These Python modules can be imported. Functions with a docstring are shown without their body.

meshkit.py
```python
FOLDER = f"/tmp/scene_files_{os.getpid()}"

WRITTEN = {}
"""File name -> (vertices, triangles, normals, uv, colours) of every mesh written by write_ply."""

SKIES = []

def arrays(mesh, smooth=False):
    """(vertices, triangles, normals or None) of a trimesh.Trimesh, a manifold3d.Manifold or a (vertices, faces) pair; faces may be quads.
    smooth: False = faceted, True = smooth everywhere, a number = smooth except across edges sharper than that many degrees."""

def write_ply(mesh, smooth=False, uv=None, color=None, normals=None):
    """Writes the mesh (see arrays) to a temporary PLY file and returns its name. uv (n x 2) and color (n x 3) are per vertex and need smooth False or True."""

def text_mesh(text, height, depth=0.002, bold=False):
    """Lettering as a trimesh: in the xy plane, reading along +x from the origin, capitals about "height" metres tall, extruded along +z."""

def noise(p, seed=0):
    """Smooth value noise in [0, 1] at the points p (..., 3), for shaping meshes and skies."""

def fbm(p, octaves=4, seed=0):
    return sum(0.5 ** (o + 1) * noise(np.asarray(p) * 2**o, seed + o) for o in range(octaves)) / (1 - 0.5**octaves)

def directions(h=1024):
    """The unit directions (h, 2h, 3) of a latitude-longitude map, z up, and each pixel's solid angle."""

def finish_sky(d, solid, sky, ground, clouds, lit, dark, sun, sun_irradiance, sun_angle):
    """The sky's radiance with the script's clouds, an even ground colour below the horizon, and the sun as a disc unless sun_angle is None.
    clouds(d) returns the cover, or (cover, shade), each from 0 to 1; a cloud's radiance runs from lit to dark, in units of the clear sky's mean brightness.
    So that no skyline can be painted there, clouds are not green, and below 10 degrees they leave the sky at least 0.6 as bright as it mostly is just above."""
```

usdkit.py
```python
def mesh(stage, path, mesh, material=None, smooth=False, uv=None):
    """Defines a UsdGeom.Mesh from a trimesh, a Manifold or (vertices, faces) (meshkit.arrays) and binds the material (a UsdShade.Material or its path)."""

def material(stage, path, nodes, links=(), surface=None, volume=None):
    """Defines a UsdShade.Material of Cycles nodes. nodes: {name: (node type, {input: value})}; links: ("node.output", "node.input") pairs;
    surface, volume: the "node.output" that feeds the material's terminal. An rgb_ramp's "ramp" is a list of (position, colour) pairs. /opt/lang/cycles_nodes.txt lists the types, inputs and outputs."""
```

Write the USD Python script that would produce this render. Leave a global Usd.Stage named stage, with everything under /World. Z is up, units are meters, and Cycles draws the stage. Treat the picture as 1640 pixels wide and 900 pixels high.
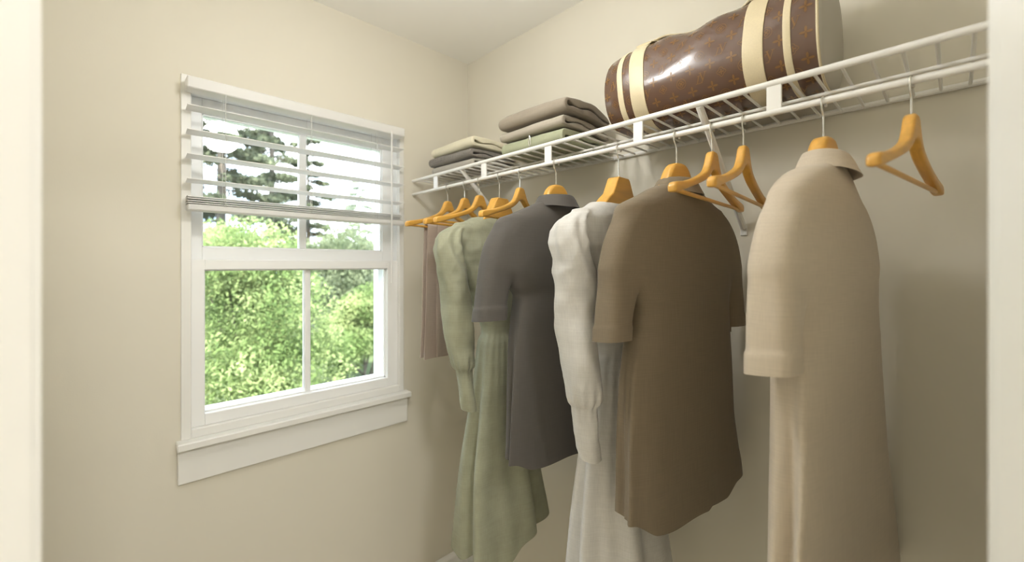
import math, random
import numpy as np, trimesh, usdkit, meshkit
from scipy.interpolate import PchipInterpolator
from scipy import sparse
import scipy.sparse.csgraph
from shapely.geometry import Polygon, Point, LineString, box as sbox
from shapely import affinity, union_all
from pxr import Usd, UsdGeom, UsdLux, UsdShade, Gf, Sdf, Vt

rng = np.random.default_rng(7)
random.seed(7)
stage = Usd.Stage.CreateInMemory()
UsdGeom.SetStageUpAxis(stage, "Z")
UsdGeom.SetStageMetersPerUnit(stage, 1.0)
W = UsdGeom.Xform.Define(stage, "/World")
stage.SetDefaultPrim(W.GetPrim())
PI = math.pi

# ------------------------------------------------------------------ camera
CAM_H, YAW, FPX = 1.4565, 0.76484, 679.9
FW = np.array([math.sin(YAW), math.cos(YAW), 0.0])      # view direction (level)
RT = np.array([math.cos(YAW), -math.sin(YAW), 0.0])
cam = UsdGeom.Camera.Define(stage, "/World/camera")
cam.AddTransformOp().Set(Gf.Matrix4d(*RT, 0, 0, 0, 1, 0, *(-FW), 0, 0, 0, CAM_H, 1))
cam.CreateHorizontalApertureAttr(36.0)
cam.CreateVerticalApertureAttr(36.0 * 900 / 1640)
cam.CreateFocalLengthAttr(FPX / 1640 * 36)
cam.CreateVerticalApertureOffsetAttr(-25.6 / 1640 * 36)
cam.CreateClippingRangeAttr(Gf.Vec2f(0.02, 500))
cam.CreateFStopAttr(1.9)
cam.CreateFocusDistanceAttr(1.1)
cam.CreateExposureAttr(0.10)

# ------------------------------------------------------------------ sky, sun, lamps (strengths)
SKY_STRENGTH, SUN_STRENGTH = 6.5, 6.0
LAMP_STRENGTH, HALL_STRENGTH = 42.0, 72.0
sky = UsdLux.DomeLight.Define(stage, "/World/sky")
sun = UsdLux.DistantLight.Define(stage, "/World/sun")
sun.CreateIntensityAttr(SUN_STRENGTH)
sun.CreateAngleAttr(0.6)
sun.CreateNormalizeAttr(True)
sun.CreateColorAttr(Gf.Vec3f(1.0, 0.95, 0.84))
sun.AddRotateXYZOp().Set(Gf.Vec3f(38, 0, -35))           # high behind the house, lights the garden from the front


# ------------------------------------------------------------------ helpers
taken = {}


def numbered(parent, name):
    k = taken.get((parent, name), 0)
    taken[(parent, name)] = k + 1
    return f"{parent}/{name}" if k == 0 else f"{parent}/{name}_{k:03d}"


def path_of(p):
    return "/World" if p is None else str(p.GetPath())


def tag(prim, label=None, cat=None, group=None, kind=None):
    for k, v in (("label", label), ("category", cat), ("group", group), ("kind", kind)):
        if v:
            prim.SetCustomDataByKey(k, v)
    return prim


def obj(name, mesh, mat, parent=None, smooth=30, label=None, cat=None, group=None, kind=None):
    m = usdkit.mesh(stage, numbered(path_of(parent), name), mesh, mat, smooth=smooth)
    return tag(m.GetPrim(), label, cat, group, kind)


def raw(name, v, f, n, mat, parent, **k):
    """A mesh whose normals are given."""
    m = UsdGeom.Mesh.Define(stage, numbered(path_of(parent), name))
    m.CreatePointsAttr(Vt.Vec3fArray.FromNumpy(v.astype(np.float32)))
    m.CreateFaceVertexCountsAttr(Vt.IntArray.FromNumpy(np.full(len(f), 3, np.int32)))
    m.CreateFaceVertexIndicesAttr(Vt.IntArray.FromNumpy(f.astype(np.int32).ravel()))
    m.CreateSubdivisionSchemeAttr("none")
    m.CreateNormalsAttr(Vt.Vec3fArray.FromNumpy(n.astype(np.float32)))
    m.SetNormalsInterpolation("vertex")
    UsdShade.MaterialBindingAPI.Apply(m.GetPrim()).Bind(mat)
    return tag(m.GetPrim(), **k)


def thing(name, label=None, cat=None, loc=(0, 0, 0), rz=0.0, group=None, kind=None):
    x = UsdGeom.Xform.Define(stage, numbered("/World", name))
    x.AddTranslateOp().Set(Gf.Vec3d(*map(float, loc)))
    x.AddRotateZOp().Set(float(rz))
    return tag(x.GetPrim(), label, cat, group, kind)


def copy_of(src, name, label, cat, loc, rz, group=None):
    x = thing(name, label, cat, loc, rz, group)
    x.GetReferences().AddInternalReference(src.GetPath())
    x.SetInstanceable(True)
    return x


def bx(x0, x1, y0, y1, z0, z1, r=0.0):
    """A box, its edges chamfered by r."""
    if r <= 0:
        m = trimesh.creation.box([x1 - x0, y1 - y0, z1 - z0])
        m.apply_translation([(x0 + x1) / 2, (y0 + y1) / 2, (z0 + z1) / 2])
        return m
    p = []
    for sx in (0, 1):
        for sy in (0, 1):
            for sz in (0, 1):
                c = np.array([(x0, x1)[sx], (y0, y1)[sy], (z0, z1)[sz]])
                d = np.array([1 - 2 * sx, 1 - 2 * sy, 1 - 2 * sz]) * r
                for k in range(3):
                    q = d.copy(); q[k] = 0
                    p.append(c + q)
                p.append(c + d * 0.42)
    return trimesh.convex.convex_hull(np.array(p))


def cat_mesh(ms):
    return trimesh.util.concatenate(ms)


def tube(pts, r, n=8, cap=True):
    """A round bar along pts; r a number or one per point."""
    pts = np.asarray(pts, float)
    r = np.broadcast_to(r, len(pts))
    t = np.gradient(pts, axis=0)
    t /= np.linalg.norm(t, axis=1, keepdims=True)
    up = np.array([0, 0, 1.0]) if abs(t[0, 2]) < 0.9 else np.array([1.0, 0, 0])
    a = np.cross(up, t[0]); a /= np.linalg.norm(a)
    v = []
    for p, tt, rr in zip(pts, t, r):
        a = a - tt * (a @ tt); a /= np.linalg.norm(a)
        b = np.cross(tt, a)
        w = np.arange(n) * 2 * PI / n
        v.append(p + rr * (np.cos(w)[:, None] * a + np.sin(w)[:, None] * b))
    m = len(pts)
    f = []
    for i in range(m - 1):
        for j in range(n):
            k = (j + 1) % n
            f += [[i * n + j, i * n + k, (i + 1) * n + k], [i * n + j, (i + 1) * n + k, (i + 1) * n + j]]
    v = np.vstack(v)
    if cap:
        v = np.vstack([v, pts[0], pts[-1]])
        for j in range(n):
            k = (j + 1) % n
            f += [[m * n, k, j], [m * n + 1, (m - 1) * n + j, (m - 1) * n + k]]
    return trimesh.Trimesh(v, f, process=False)


def grid_faces(nu, nv, wrap_u=False, wrap_v=False):
    i = np.arange(nu if wrap_u else nu - 1)[:, None]
    j = np.arange(nv if wrap_v else nv - 1)[None]
    i2, j2 = (i + 1) % nu, (j + 1) % nv
    q = np.stack([i * nv + j, i2 * nv + j, i2 * nv + j2, i * nv + j2], -1).reshape(-1, 4)
    return np.vstack([q[:, [0, 1, 2]], q[:, [0, 2, 3]]])


def fix(m):
    trimesh.repair.fix_normals(m)
    return m


def slab(poly, thick, r, k=3):
    """A shapely polygon in (s, z) given a rounded-edge thickness along t; centred on t = 0."""
    rings, ts = [], []
    for i in range(k + 1):
        w = PI / 2 * i / k
        rings.append(r * (1 - math.sin(w))); ts.append(-thick / 2 + r * (1 - math.cos(w)))
    rings = rings + rings[::-1]; ts = ts + [-t for t in ts[::-1]]
    out = []
    P = np.array(poly.exterior.coords)[:-1]
    if Polygon(P).exterior.is_ccw is False:
        P = P[::-1]
    e = np.roll(P, -1, 0) - P
    nrm = np.stack([e[:, 1], -e[:, 0]], -1); nrm /= np.linalg.norm(nrm, axis=1, keepdims=True)
    vn = nrm + np.roll(nrm, 1, 0); vn /= np.linalg.norm(vn, axis=1, keepdims=True)
    V = [np.stack([(P - vn * ins)[:, 0], np.full(len(P), t), (P - vn * ins)[:, 1]], -1) for ins, t in zip(rings, ts)]
    n = len(P)
    F = list(grid_faces(len(V), n, wrap_v=True))
    cap = trimesh.creation.triangulate_polygon(Polygon(P - vn * rings[0]), engine="earcut")
    tree_pts = P - vn * rings[0]
    idx = np.array([np.argmin(((tree_pts - q) ** 2).sum(1)) for q in cap[0]])
    tri = idx[cap[1]]
    F = np.vstack([F, tri[:, ::-1], tri + (len(V) - 1) * n])
    return fix(trimesh.Trimesh(np.vstack(V), F, process=False))


def smoothstep(a, b, x):
    t = np.clip((x - a) / (b - a), 0, 1)
    return t * t * (3 - 2 * t)


def surface_nets(F, org, h):
    """Vertices and triangles of the surface F = 0 of a grid of samples (inside negative)."""
    ins = F < 0
    nx, ny, nz = F.shape
    off = np.array([(a, b, c) for a in (0, 1) for b in (0, 1) for c in (0, 1)])
    cnt = sum(ins[a:nx - 1 + a, b:ny - 1 + b, c:nz - 1 + c].astype(np.int8) for a, b, c in off)
    act = np.argwhere((cnt > 0) & (cnt < 8))
    idx = np.full((nx - 1, ny - 1, nz - 1), -1, np.int64)
    idx[tuple(act.T)] = np.arange(len(act))
    val = np.stack([F[tuple((act + o).T)] for o in off], 1)
    acc, num = np.zeros((len(act), 3)), np.zeros(len(act))
    for i in range(8):
        for j in range(i + 1, 8):
            if abs(off[i] - off[j]).sum() != 1:
                continue
            a, b = val[:, i], val[:, j]
            s = (a < 0) != (b < 0)
            t = np.where(s, a / np.where(s, a - b, 1), 0)
            acc += np.where(s[:, None], off[i] + t[:, None] * (off[j] - off[i]), 0)
            num += s
    v = (act + acc / num[:, None]) * h + org
    quads = []
    for ax in range(3):
        sl0 = [slice(None)] * 3; sl1 = [slice(None)] * 3
        sl0[ax] = slice(0, -1); sl1[ax] = slice(1, None)
        cross = ins[tuple(sl0)] != ins[tuple(sl1)]
        e = np.argwhere(cross)
        b, c = (ax + 1) % 3, (ax + 2) % 3
        lim = F.shape
        e = e[(e[:, b] > 0) & (e[:, c] > 0) & (e[:, b] < lim[b] - 1) & (e[:, c] < lim[c] - 1)]
        flip = ins[tuple(e.T)]
        q = []
        for db, dc in ((1, 1), (0, 1), (0, 0), (1, 0)):
            o = e.copy(); o[:, b] -= db; o[:, c] -= dc
            q.append(idx[tuple(o.T)])
        q = np.stack(q, 1)
        q[~flip] = q[~flip][:, ::-1]
        quads.append(q)
    q = np.vstack(quads)
    return v, np.vstack([q[:, [0, 1, 2]], q[:, [0, 2, 3]]])


def relax(v, f, n=4, lam=0.5, mu=-0.52):
    e = np.vstack([f[:, [0, 1]], f[:, [1, 2]], f[:, [2, 0]]])
    e = np.vstack([e, e[:, ::-1]])
    A = sparse.coo_matrix((np.ones(len(e)), (e[:, 0], e[:, 1])), (len(v), len(v))).tocsr()
    A.data[:] = 1
    d = np.asarray(A.sum(1)).ravel()[:, None]
    for _ in range(n):
        for w in (lam, mu):
            v = v + w * (A @ v / d - v)
    return v


def vertex_normals(v, f):
    n = np.zeros_like(v)
    fn = np.cross(v[f[:, 1]] - v[f[:, 0]], v[f[:, 2]] - v[f[:, 0]])
    for k in range(3):
        for c in range(3):
            n[:, c] += np.bincount(f[:, k], fn[:, c], len(v))
    return n / np.maximum(np.linalg.norm(n, axis=1, keepdims=True), 1e-12)


def sub(v, f, n, keep):
    f = f[keep]
    u, inv = np.unique(f, return_inverse=True)
    return v[u], inv.reshape(-1, 3), n[u]


# ------------------------------------------------------------------ materials
L = "/World/Looks/"


def plain(name, col, rough=0.5, bump=0.0, scale=60.0, var=0.0, **k):
    nodes = {"p": ("principled_bsdf", {"base_color": col, "roughness": rough, **k})}
    links = []
    if bump or var:
        nodes["tc"] = ("texture_coordinate", {})
        nodes["n"] = ("noise_texture", {"scale": scale, "detail": 4.0})
        links.append(("tc.object", "n.vector"))
    if bump:
        nodes["b"] = ("bump", {"strength": bump, "distance": 0.002})
        links += [("n.fac", "b.height"), ("b.normal", "p.normal")]
    if var:
        nodes["r"] = ("rgb_ramp", {"ramp": [(0.3, [c * (1 - var) for c in col]), (0.7, [min(c * (1 + var), 1) for c in col])]})
        links += [("n.fac", "r.fac"), ("r.color", "p.base_color")]
    return usdkit.material(stage, L + name, nodes, links, surface="p.BSDF")


def cloth(name, col, weave=500.0, var=0.08, bump=0.25, blotch=0.0, sheen=0.15, rough=0.85, sheen_tint=(1, 1, 1)):
    """Woven cloth: threads along and across, uneven as linen is."""
    lo = [c * (1 - var) for c in col]; hi = [min(c * (1 + var), 1) for c in col]
    nodes = {
        "tc": ("texture_coordinate", {}),
        "m1": ("mapping", {"scale": (weave, weave, weave * 0.035)}),
        "m2": ("mapping", {"scale": (weave * 0.035, weave * 0.035, weave)}),
        "n1": ("noise_texture", {"scale": 1.0, "detail": 2.0}),
        "n2": ("noise_texture", {"scale": 1.0, "detail": 2.0}),
        "add": ("math", {"math_type": "add"}),
        "half": ("math", {"math_type": "multiply", "value2": 0.5}),
        "r": ("rgb_ramp", {"ramp": [(0.36, lo), (0.64, hi)]}),
        "nb": ("noise_texture", {"scale": 14.0, "detail": 5.0, "roughness": 0.6}),
        "rb": ("rgb_ramp", {"ramp": [(0.3, (1 - blotch,) * 3), (0.7, (1.0,) * 3)]}),
        "mx": ("mix_color", {"blend_type": "multiply", "fac": 1.0}),
        "b": ("bump", {"strength": bump, "distance": 0.001}),
        "p": ("principled_bsdf", {"roughness": rough, "sheen_weight": sheen, "sheen_roughness": 0.4, "sheen_tint": sheen_tint, "specular_ior_level": 0.25}),
    }
    links = [("tc.object", "m1.vector"), ("tc.object", "m2.vector"), ("m1.vector", "n1.vector"), ("m2.vector", "n2.vector"),
             ("n1.fac", "add.value1"), ("n2.fac", "add.value2"), ("add.value", "half.value1"), ("half.value", "r.fac"),
             ("tc.object", "nb.vector"), ("nb.fac", "rb.fac"), ("r.color", "mx.a"), ("rb.color", "mx.b"),
             ("mx.result", "p.base_color"), ("half.value", "b.height"), ("b.normal", "p.normal")]
    return usdkit.material(stage, L + name, nodes, links, surface="p.BSDF")


def wood(name, col):
    nodes = {
        "tc": ("texture_coordinate", {}),
        "m": ("mapping", {"scale": (5, 60, 40)}),
        "n": ("noise_texture", {"scale": 1.6, "detail": 5.0, "distortion": 0.6}),
        "oi": ("object_info", {}),
        "r": ("rgb_ramp", {"ramp": [(0.3, [c * 0.84 for c in col]), (0.7, [min(1, c * 1.08) for c in col])]}),
        "p": ("principled_bsdf", {"roughness": 0.38, "coat_weight": 0.25, "coat_roughness": 0.2}),
    }
    links = [("tc.object", "m.vector"), ("m.vector", "n.vector"), ("n.fac", "r.fac"), ("r.color", "p.base_color")]
    return usdkit.material(stage, L + name, nodes, links, surface="p.BSDF")


def leafy(name, a, b, trans=0.45, scale=3.0):
    nodes = {
        "g": ("geometry", {}),
        "n": ("noise_texture", {"scale": scale, "detail": 3.0}),
        "wn": ("math", {"math_type": "multiply", "value2": 0.5}),
        "ad": ("math", {"math_type": "add"}),
        "r": ("rgb_ramp", {"ramp": [(0.42, a), (0.85, b)]}),
        "d": ("diffuse_bsdf", {}),
        "t": ("translucent_bsdf", {}),
        "mx": ("mix_closure", {"fac": trans}),
    }
    links = [("g.position", "n.vector"), ("g.random_per_island", "wn.value1"), ("wn.value", "ad.value1"), ("n.fac", "ad.value2"),
             ("ad.value", "r.fac"), ("r.color", "d.color"), ("r.color", "t.color"), ("d.BSDF", "mx.closure1"), ("t.BSDF", "mx.closure2")]
    return usdkit.material(stage, L + name, nodes, links, surface="mx.closure")


def emitter(name, col, s):
    return usdkit.material(stage, L + name, {"e": ("emission", {"color": col, "strength": s})}, surface="e.emission")


M_WALL = plain("wall_paint", (0.72, 0.68, 0.58), 0.75, bump=0.06, scale=260)
M_CEIL = plain("ceiling_paint", (0.90, 0.885, 0.84), 0.85, bump=0.05, scale=200)
M_TRIM = plain("trim_paint", (0.83, 0.82, 0.785), 0.35)
M_VINYL = plain("window_vinyl", (0.90, 0.90, 0.89), 0.35)
M_SLAT = usdkit.material(stage, L + "blind_slat", {"p": ("principled_bsdf", {"base_color": (0.91, 0.905, 0.89), "roughness": 0.4}), "t": ("translucent_bsdf", {"color": (0.93, 0.91, 0.88)}),
                        "m": ("mix_closure", {"fac": 0.3})}, [("p.BSDF", "m.closure1"), ("t.BSDF", "m.closure2")], surface="m.closure")
M_CORD = plain("blind_cord", (0.72, 0.71, 0.68), 0.7)
M_WIRE = plain("coated_wire", (0.84, 0.83, 0.80), 0.3)
M_CARPET = plain("carpet", (0.74, 0.68, 0.57), 0.95, bump=0.6, scale=300, var=0.06)
M_WOOD = wood("hanger_wood", (0.74, 0.40, 0.075))
M_STEEL = plain("hook_steel", (0.72, 0.70, 0.66), 0.22, metallic=1.0)
M_GLASS = usdkit.material(stage, L + "window_glass", {"f": ("fresnel", {"IOR": 1.45}), "t": ("transparent_bsdf", {"color": (0.97, 0.98, 0.97)}),
                          "g": ("glossy_bsdf", {"color": (1, 1, 1), "roughness": 0.01}), "m": ("mix_closure", {})},
                          [("f.fac", "m.fac"), ("t.BSDF", "m.closure1"), ("g.BSDF", "m.closure2")], surface="m.closure")
M_BROWN = cloth("brown_linen", (0.218, 0.174, 0.120), 620, 0.06, 0.12)
M_BEIGE = cloth("beige_linen", (0.60, 0.52, 0.415), 620, 0.05, 0.10)
M_CHAR = cloth("charcoal_jersey", (0.112, 0.102, 0.093), 900, 0.05, 0.12, rough=0.8)
M_WHITE = cloth("off_white_linen", (0.66, 0.645, 0.615), 420, 0.05, 0.15, blotch=0.10)
M_SAGE = cloth("sage_linen", (0.37, 0.375, 0.27), 420, 0.05, 0.15, blotch=0.16)
M_MAUVE = cloth("taupe_trouser_wool", (0.47, 0.385, 0.325), 700, 0.06, 0.15)
M_CREAM = cloth("cream_knit", (0.74, 0.69, 0.53), 600, 0.05, 0.3)
M_GREY = cloth("grey_knit", (0.22, 0.20, 0.18), 380, 0.22, 0.35)
M_LGREY = cloth("light_grey_knit", (0.42, 0.39, 0.34), 500, 0.06, 0.25)
M_TAUPE = cloth("taupe_wool", (0.31, 0.265, 0.21), 600, 0.05, 0.15)
M_TAUPE2 = cloth("light_taupe_wool", (0.41, 0.365, 0.30), 600, 0.05, 0.15)
M_GREEN = cloth("folded_sage_cotton", (0.36, 0.375, 0.255), 600, 0.05, 0.15)
M_CANVAS = plain("coated_canvas", (0.118, 0.062, 0.038), 0.22, bump=0.06, scale=700, coat_weight=0.45, coat_roughness=0.18)
M_LEATHER = plain("natural_leather", (0.70, 0.60, 0.40), 0.45, bump=0.1, scale=300, var=0.04)
M_ENDCAP = plain("bag_end_lining", (0.46, 0.43, 0.37), 0.6, bump=0.1, scale=400)
M_GOLD = plain("tan_print", (0.215, 0.105, 0.028), 0.3)
M_BARK = plain("bark", (0.10, 0.085, 0.07), 0.95, bump=0.8, scale=18, var=0.4)
M_LAWN = plain("lawn", (0.055, 0.08, 0.028), 0.95, bump=0.5, scale=40, var=0.35)
M_LEAF1 = leafy("bright_leaves", (0.13, 0.19, 0.07), (0.46, 0.52, 0.26))
M_LEAF2 = leafy("olive_leaves", (0.11, 0.14, 0.08), (0.34, 0.38, 0.25))
M_LEAF3 = leafy("pine_needles", (0.05, 0.06, 0.04), (0.22, 0.25, 0.16), 0.25, 1.2)
M_LEAF4 = leafy("pale_leaves", (0.25, 0.29, 0.22), (0.50, 0.55, 0.44), 0.4, 1.2)
M_LAMP = emitter("lamp_diffuser", (1.0, 0.995, 0.97), LAMP_STRENGTH)
M_HALL = emitter("hall_diffuser", (1.0, 0.99, 0.96), HALL_STRENGTH)
sky_mat = usdkit.material(stage, L + "sky_with_clouds", {
    "tc": ("texture_coordinate", {}),
    "m": ("mapping", {"scale": (1.0, 1.0, 2.6)}),
    "n": ("noise_texture", {"scale": 2.4, "detail": 6.0, "roughness": 0.55}),
    "r": ("rgb_ramp", {"ramp": [(0.38, (0.46, 0.64, 0.90)), (0.62, (1.0, 1.0, 1.0))]}),
    "b": ("background_shader", {"strength": SKY_STRENGTH})},
    [("tc.generated", "m.vector"), ("m.vector", "n.vector"), ("n.fac", "r.fac"), ("r.color", "b.color")], surface="b.background")
UsdShade.MaterialBindingAPI.Apply(sky.GetPrim()).Bind(sky_mat)

# ------------------------------------------------------------------ the closet's shell
XS, YW, HC = 1.2843, 1.6511, 2.44          # shelf wall, window wall, ceiling height
XW, YS = -0.13, -0.12                      # west and south walls (outside the frame)
WX0, WX1, WZ0, WZ1 = 0.181, 0.925, 0.915, 2.035   # window opening
ST = dict(kind="structure")
obj("floor", bx(-3.2, 2.6, -3.2, 1.80, -0.12, 0.0), M_CARPET, **ST)
obj("ceiling", bx(-3.2, 2.6, -3.2, 1.80, HC, HC + 0.15), M_CEIL, **ST)
obj("wall_north", cat_mesh([bx(XW - 0.15, WX0, YW, YW + 0.15, 0, HC), bx(WX1, XS + 0.15, YW, YW + 0.15, 0, HC),
                            bx(WX0, WX1, YW, YW + 0.15, 0, WZ0), bx(WX0, WX1, YW, YW + 0.15, WZ1, HC)]), M_WALL, **ST)
obj("wall_east", bx(XS, XS + 0.15, YS - 0.15, YW, 0, HC), M_WALL, **ST)
obj("wall_west", bx(XW - 0.15, XW, 0.45, YW, 0, HC), M_WALL, **ST)
obj("wall_south", bx(0.50, XS, YS - 0.15, YS, 0, HC), M_WALL, **ST)


def diag(l0, l1, d0, d1, z0, z1, r=0.0):
    """A box in the doorway's own frame: l across (to the right), d into the closet, from the camera's foot."""
    m = bx(l0, l1, d0, d1, z0, z1, r)
    v = m.vertices
    m.vertices = np.stack([v[:, 0] * RT[0] + v[:, 1] * FW[0], v[:, 0] * RT[1] + v[:, 1] * FW[1], v[:, 2]], -1)
    return m


JL, JR = -0.3754, 0.380                   # the doorway's two jamb faces
D0, D1 = 0.20, 0.331                       # the door wall, outer and inner face
obj("wall_southwest", cat_mesh([diag(-1.45, JL - 0.02, D0, D1, 0, HC), diag(JR + 0.02, 1.45, D0, D1, 0, HC), diag(JL - 0.02, JR + 0.02, D0, D1, 2.06, HC)]), M_WALL, **ST)
door = thing("door_1", kind="structure")
obj("jamb", diag(JL - 0.02, JL, D0 - 0.005, D1 + 0.003, 0, 2.06, 0.002), M_TRIM, door)
obj("jamb", diag(JR, JR + 0.02, D0 - 0.005, D1 + 0.003, 0, 2.06, 0.002), M_TRIM, door)
obj("head_jamb", diag(JL, JR, D0 - 0.005, D1 + 0.003, 2.04, 2.06, 0.002), M_TRIM, door)
obj("casing", diag(JL - 0.062, JL - 0.003, D1, D1 + 0.013, 0, 2.10, 0.003), M_TRIM, door)
obj("casing", diag(JR + 0.003, JR + 0.062, D1, D1 + 0.013, 0, 2.10, 0.003), M_TRIM, door)
obj("head_casing", diag(JL - 0.062, JR + 0.062, D1, D1 + 0.013, 2.043, 2.10, 0.003), M_TRIM, door)
# the hall behind the doorway
obj("wall_hall_left", diag(-1.45, -1.35, -1.9, D0, 0, HC), M_WALL, **ST)
obj("wall_hall_right", diag(1.35, 1.45, -1.9, D0, 0, HC), M_WALL, **ST)
obj("wall_hall_back", diag(-1.45, 1.45, -2.0, -1.9, 0, HC), M_WALL, **ST)


def baseboard(length):
    """Profile in (out, up), swept along +x."""
    prof = [(0, 0), (0.014, 0), (0.014, 0.074), (0.011, 0.082), (0.006, 0.088), (0.004, 0.094), (0, 0.094)]
    m = trimesh.creation.extrude_polygon(Polygon(prof), length, engine="earcut")
    v = m.vertices
    m.vertices = np.stack([v[:, 2], -v[:, 0], v[:, 1]], -1)
    return fix(m)


b1 = baseboard(XS - XW); b1.apply_translation([XW, YW, 0])
obj("baseboard_north", b1, M_TRIM, **ST)
b2 = baseboard(YW - YS - 0.014); b2.apply_transform(trimesh.transformations.rotation_matrix(-PI / 2, [0, 0, 1])); b2.apply_translation([XS, YW - 0.014, 0])
obj("baseboard_east", b2, M_TRIM, **ST)

# ------------------------------------------------------------------ window
win = thing("window_1", kind="structure")
yc = YW - 0.006
obj("casing", cat_mesh([bx(0.169, 0.1952, yc, YW + 0.02, 0.915, 2.047, 0.002), bx(0.911, 0.9325, yc, YW + 0.02, 0.915, 2.047, 0.002)]), M_TRIM, win)
obj("head_casing", bx(0.1952, 0.911, yc, YW + 0.02, 2.012, 2.047, 0.002), M_TRIM, win)
obj("lower_casing", bx(0.1952, 0.911, yc, YW + 0.02, 0.915, 0.9431, 0.002), M_TRIM, win)
obj("stool", bx(0.1565, 0.9485, YW - 0.044, YW + 0.03, 0.893, 0.9155, 0.003), M_TRIM, win)
obj("apron", bx(0.1605, 0.945, YW - 0.016, YW, 0.783, 0.893, 0.003), M_TRIM, win)
XL, XR = 0.1955, 0.911
# vinyl tracks the sashes slide in
obj("track", bx(0.176, XL, YW + 0.02, YW + 0.115, 0.92, 2.035), M_VINYL, win)
obj("track", bx(XR, 0.930, YW + 0.02, YW + 0.115, 0.92, 2.035), M_VINYL, win)
obj("head_track", bx(XL, XR, YW + 0.02, YW + 0.115, 2.005, 2.035), M_VINYL, win)
obj("sill_track", bx(XL, XR, YW + 0.02, YW + 0.115, 0.92, 0.9431), M_VINYL, win)
# lower sash, inner; upper sash, outer
y1, y2 = YW + 0.011, YW + 0.045


def sash(x0, x1, z0, z1, ya, yb, sl, sr, sb, st, yg, mw, mx):
    p = {}
    obj("sash_stile", bx(x0, x0 + sl, ya, yb, z0, z1, 0.002), M_VINYL, win)
    obj("sash_stile", bx(x1 - sr, x1, ya, yb, z0, z1, 0.002), M_VINYL, win)
    obj("sash_rail", bx(x0 + sl, x1 - sr, ya, yb, z0, z0 + sb, 0.002), M_VINYL, win)
    obj("sash_rail", bx(x0 + sl, x1 - sr, ya, yb, z1 - st, z1, 0.002), M_VINYL, win)
    obj("muntin", bx(mx - mw / 2, mx + mw / 2, yg - 0.012, yg + 0.014, z0 + sb, z1 - st, 0.003), M_VINYL, win)
    obj("glazing_bead", cat_mesh([bx(x0 + sl, x0 + sl + 0.004, yg - 0.012, yg - 0.003, z0 + sb, z1 - st), bx(x1 - sr - 0.004, x1 - sr, yg - 0.012, yg - 0.003, z0 + sb, z1 - st),
                                  bx(x0 + sl, x1 - sr, yg - 0.012, yg - 0.003, z0 + sb, z0 + sb + 0.004), bx(x0 + sl, x1 - sr, yg - 0.012, yg - 0.003, z1 - st - 0.004, z1 - st)]), M_VINYL, win)
    for a, b in ((x0 + sl, mx - mw / 2), (mx + mw / 2, x1 - sr)):
        obj("pane", bx(a, b, yg - 0.002, yg + 0.002, z0 + sb, z1 - st), M_GLASS, win)


sash(XL, XR, 0.9431, 1.4738, y1, YW + 0.058, 0.036, 0.0455, 0.0363, 0.0325, YW + 0.047, 0.022, 0.552)
sash(XL, XR, 1.450, 2.005, YW + 0.060, YW + 0.098, 0.036, 0.045, 0.066, 0.048, YW + 0.084, 0.025, 0.547)
# outer frame round the glass, as seen past the right stile
obj("outer_frame", cat_mesh([bx(0.8655, 0.925, YW + 0.099, YW + 0.14, 0.93, 2.03), bx(0.181, 0.2315, YW + 0.099, YW + 0.12, 0.93, 2.03),
                             bx(0.2315, 0.8655, YW + 0.099, YW + 0.12, 0.93, 0.977), bx(0.2315, 0.8655, YW + 0.099, YW + 0.12, 1.955, 2.03)]), M_VINYL, win)

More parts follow.
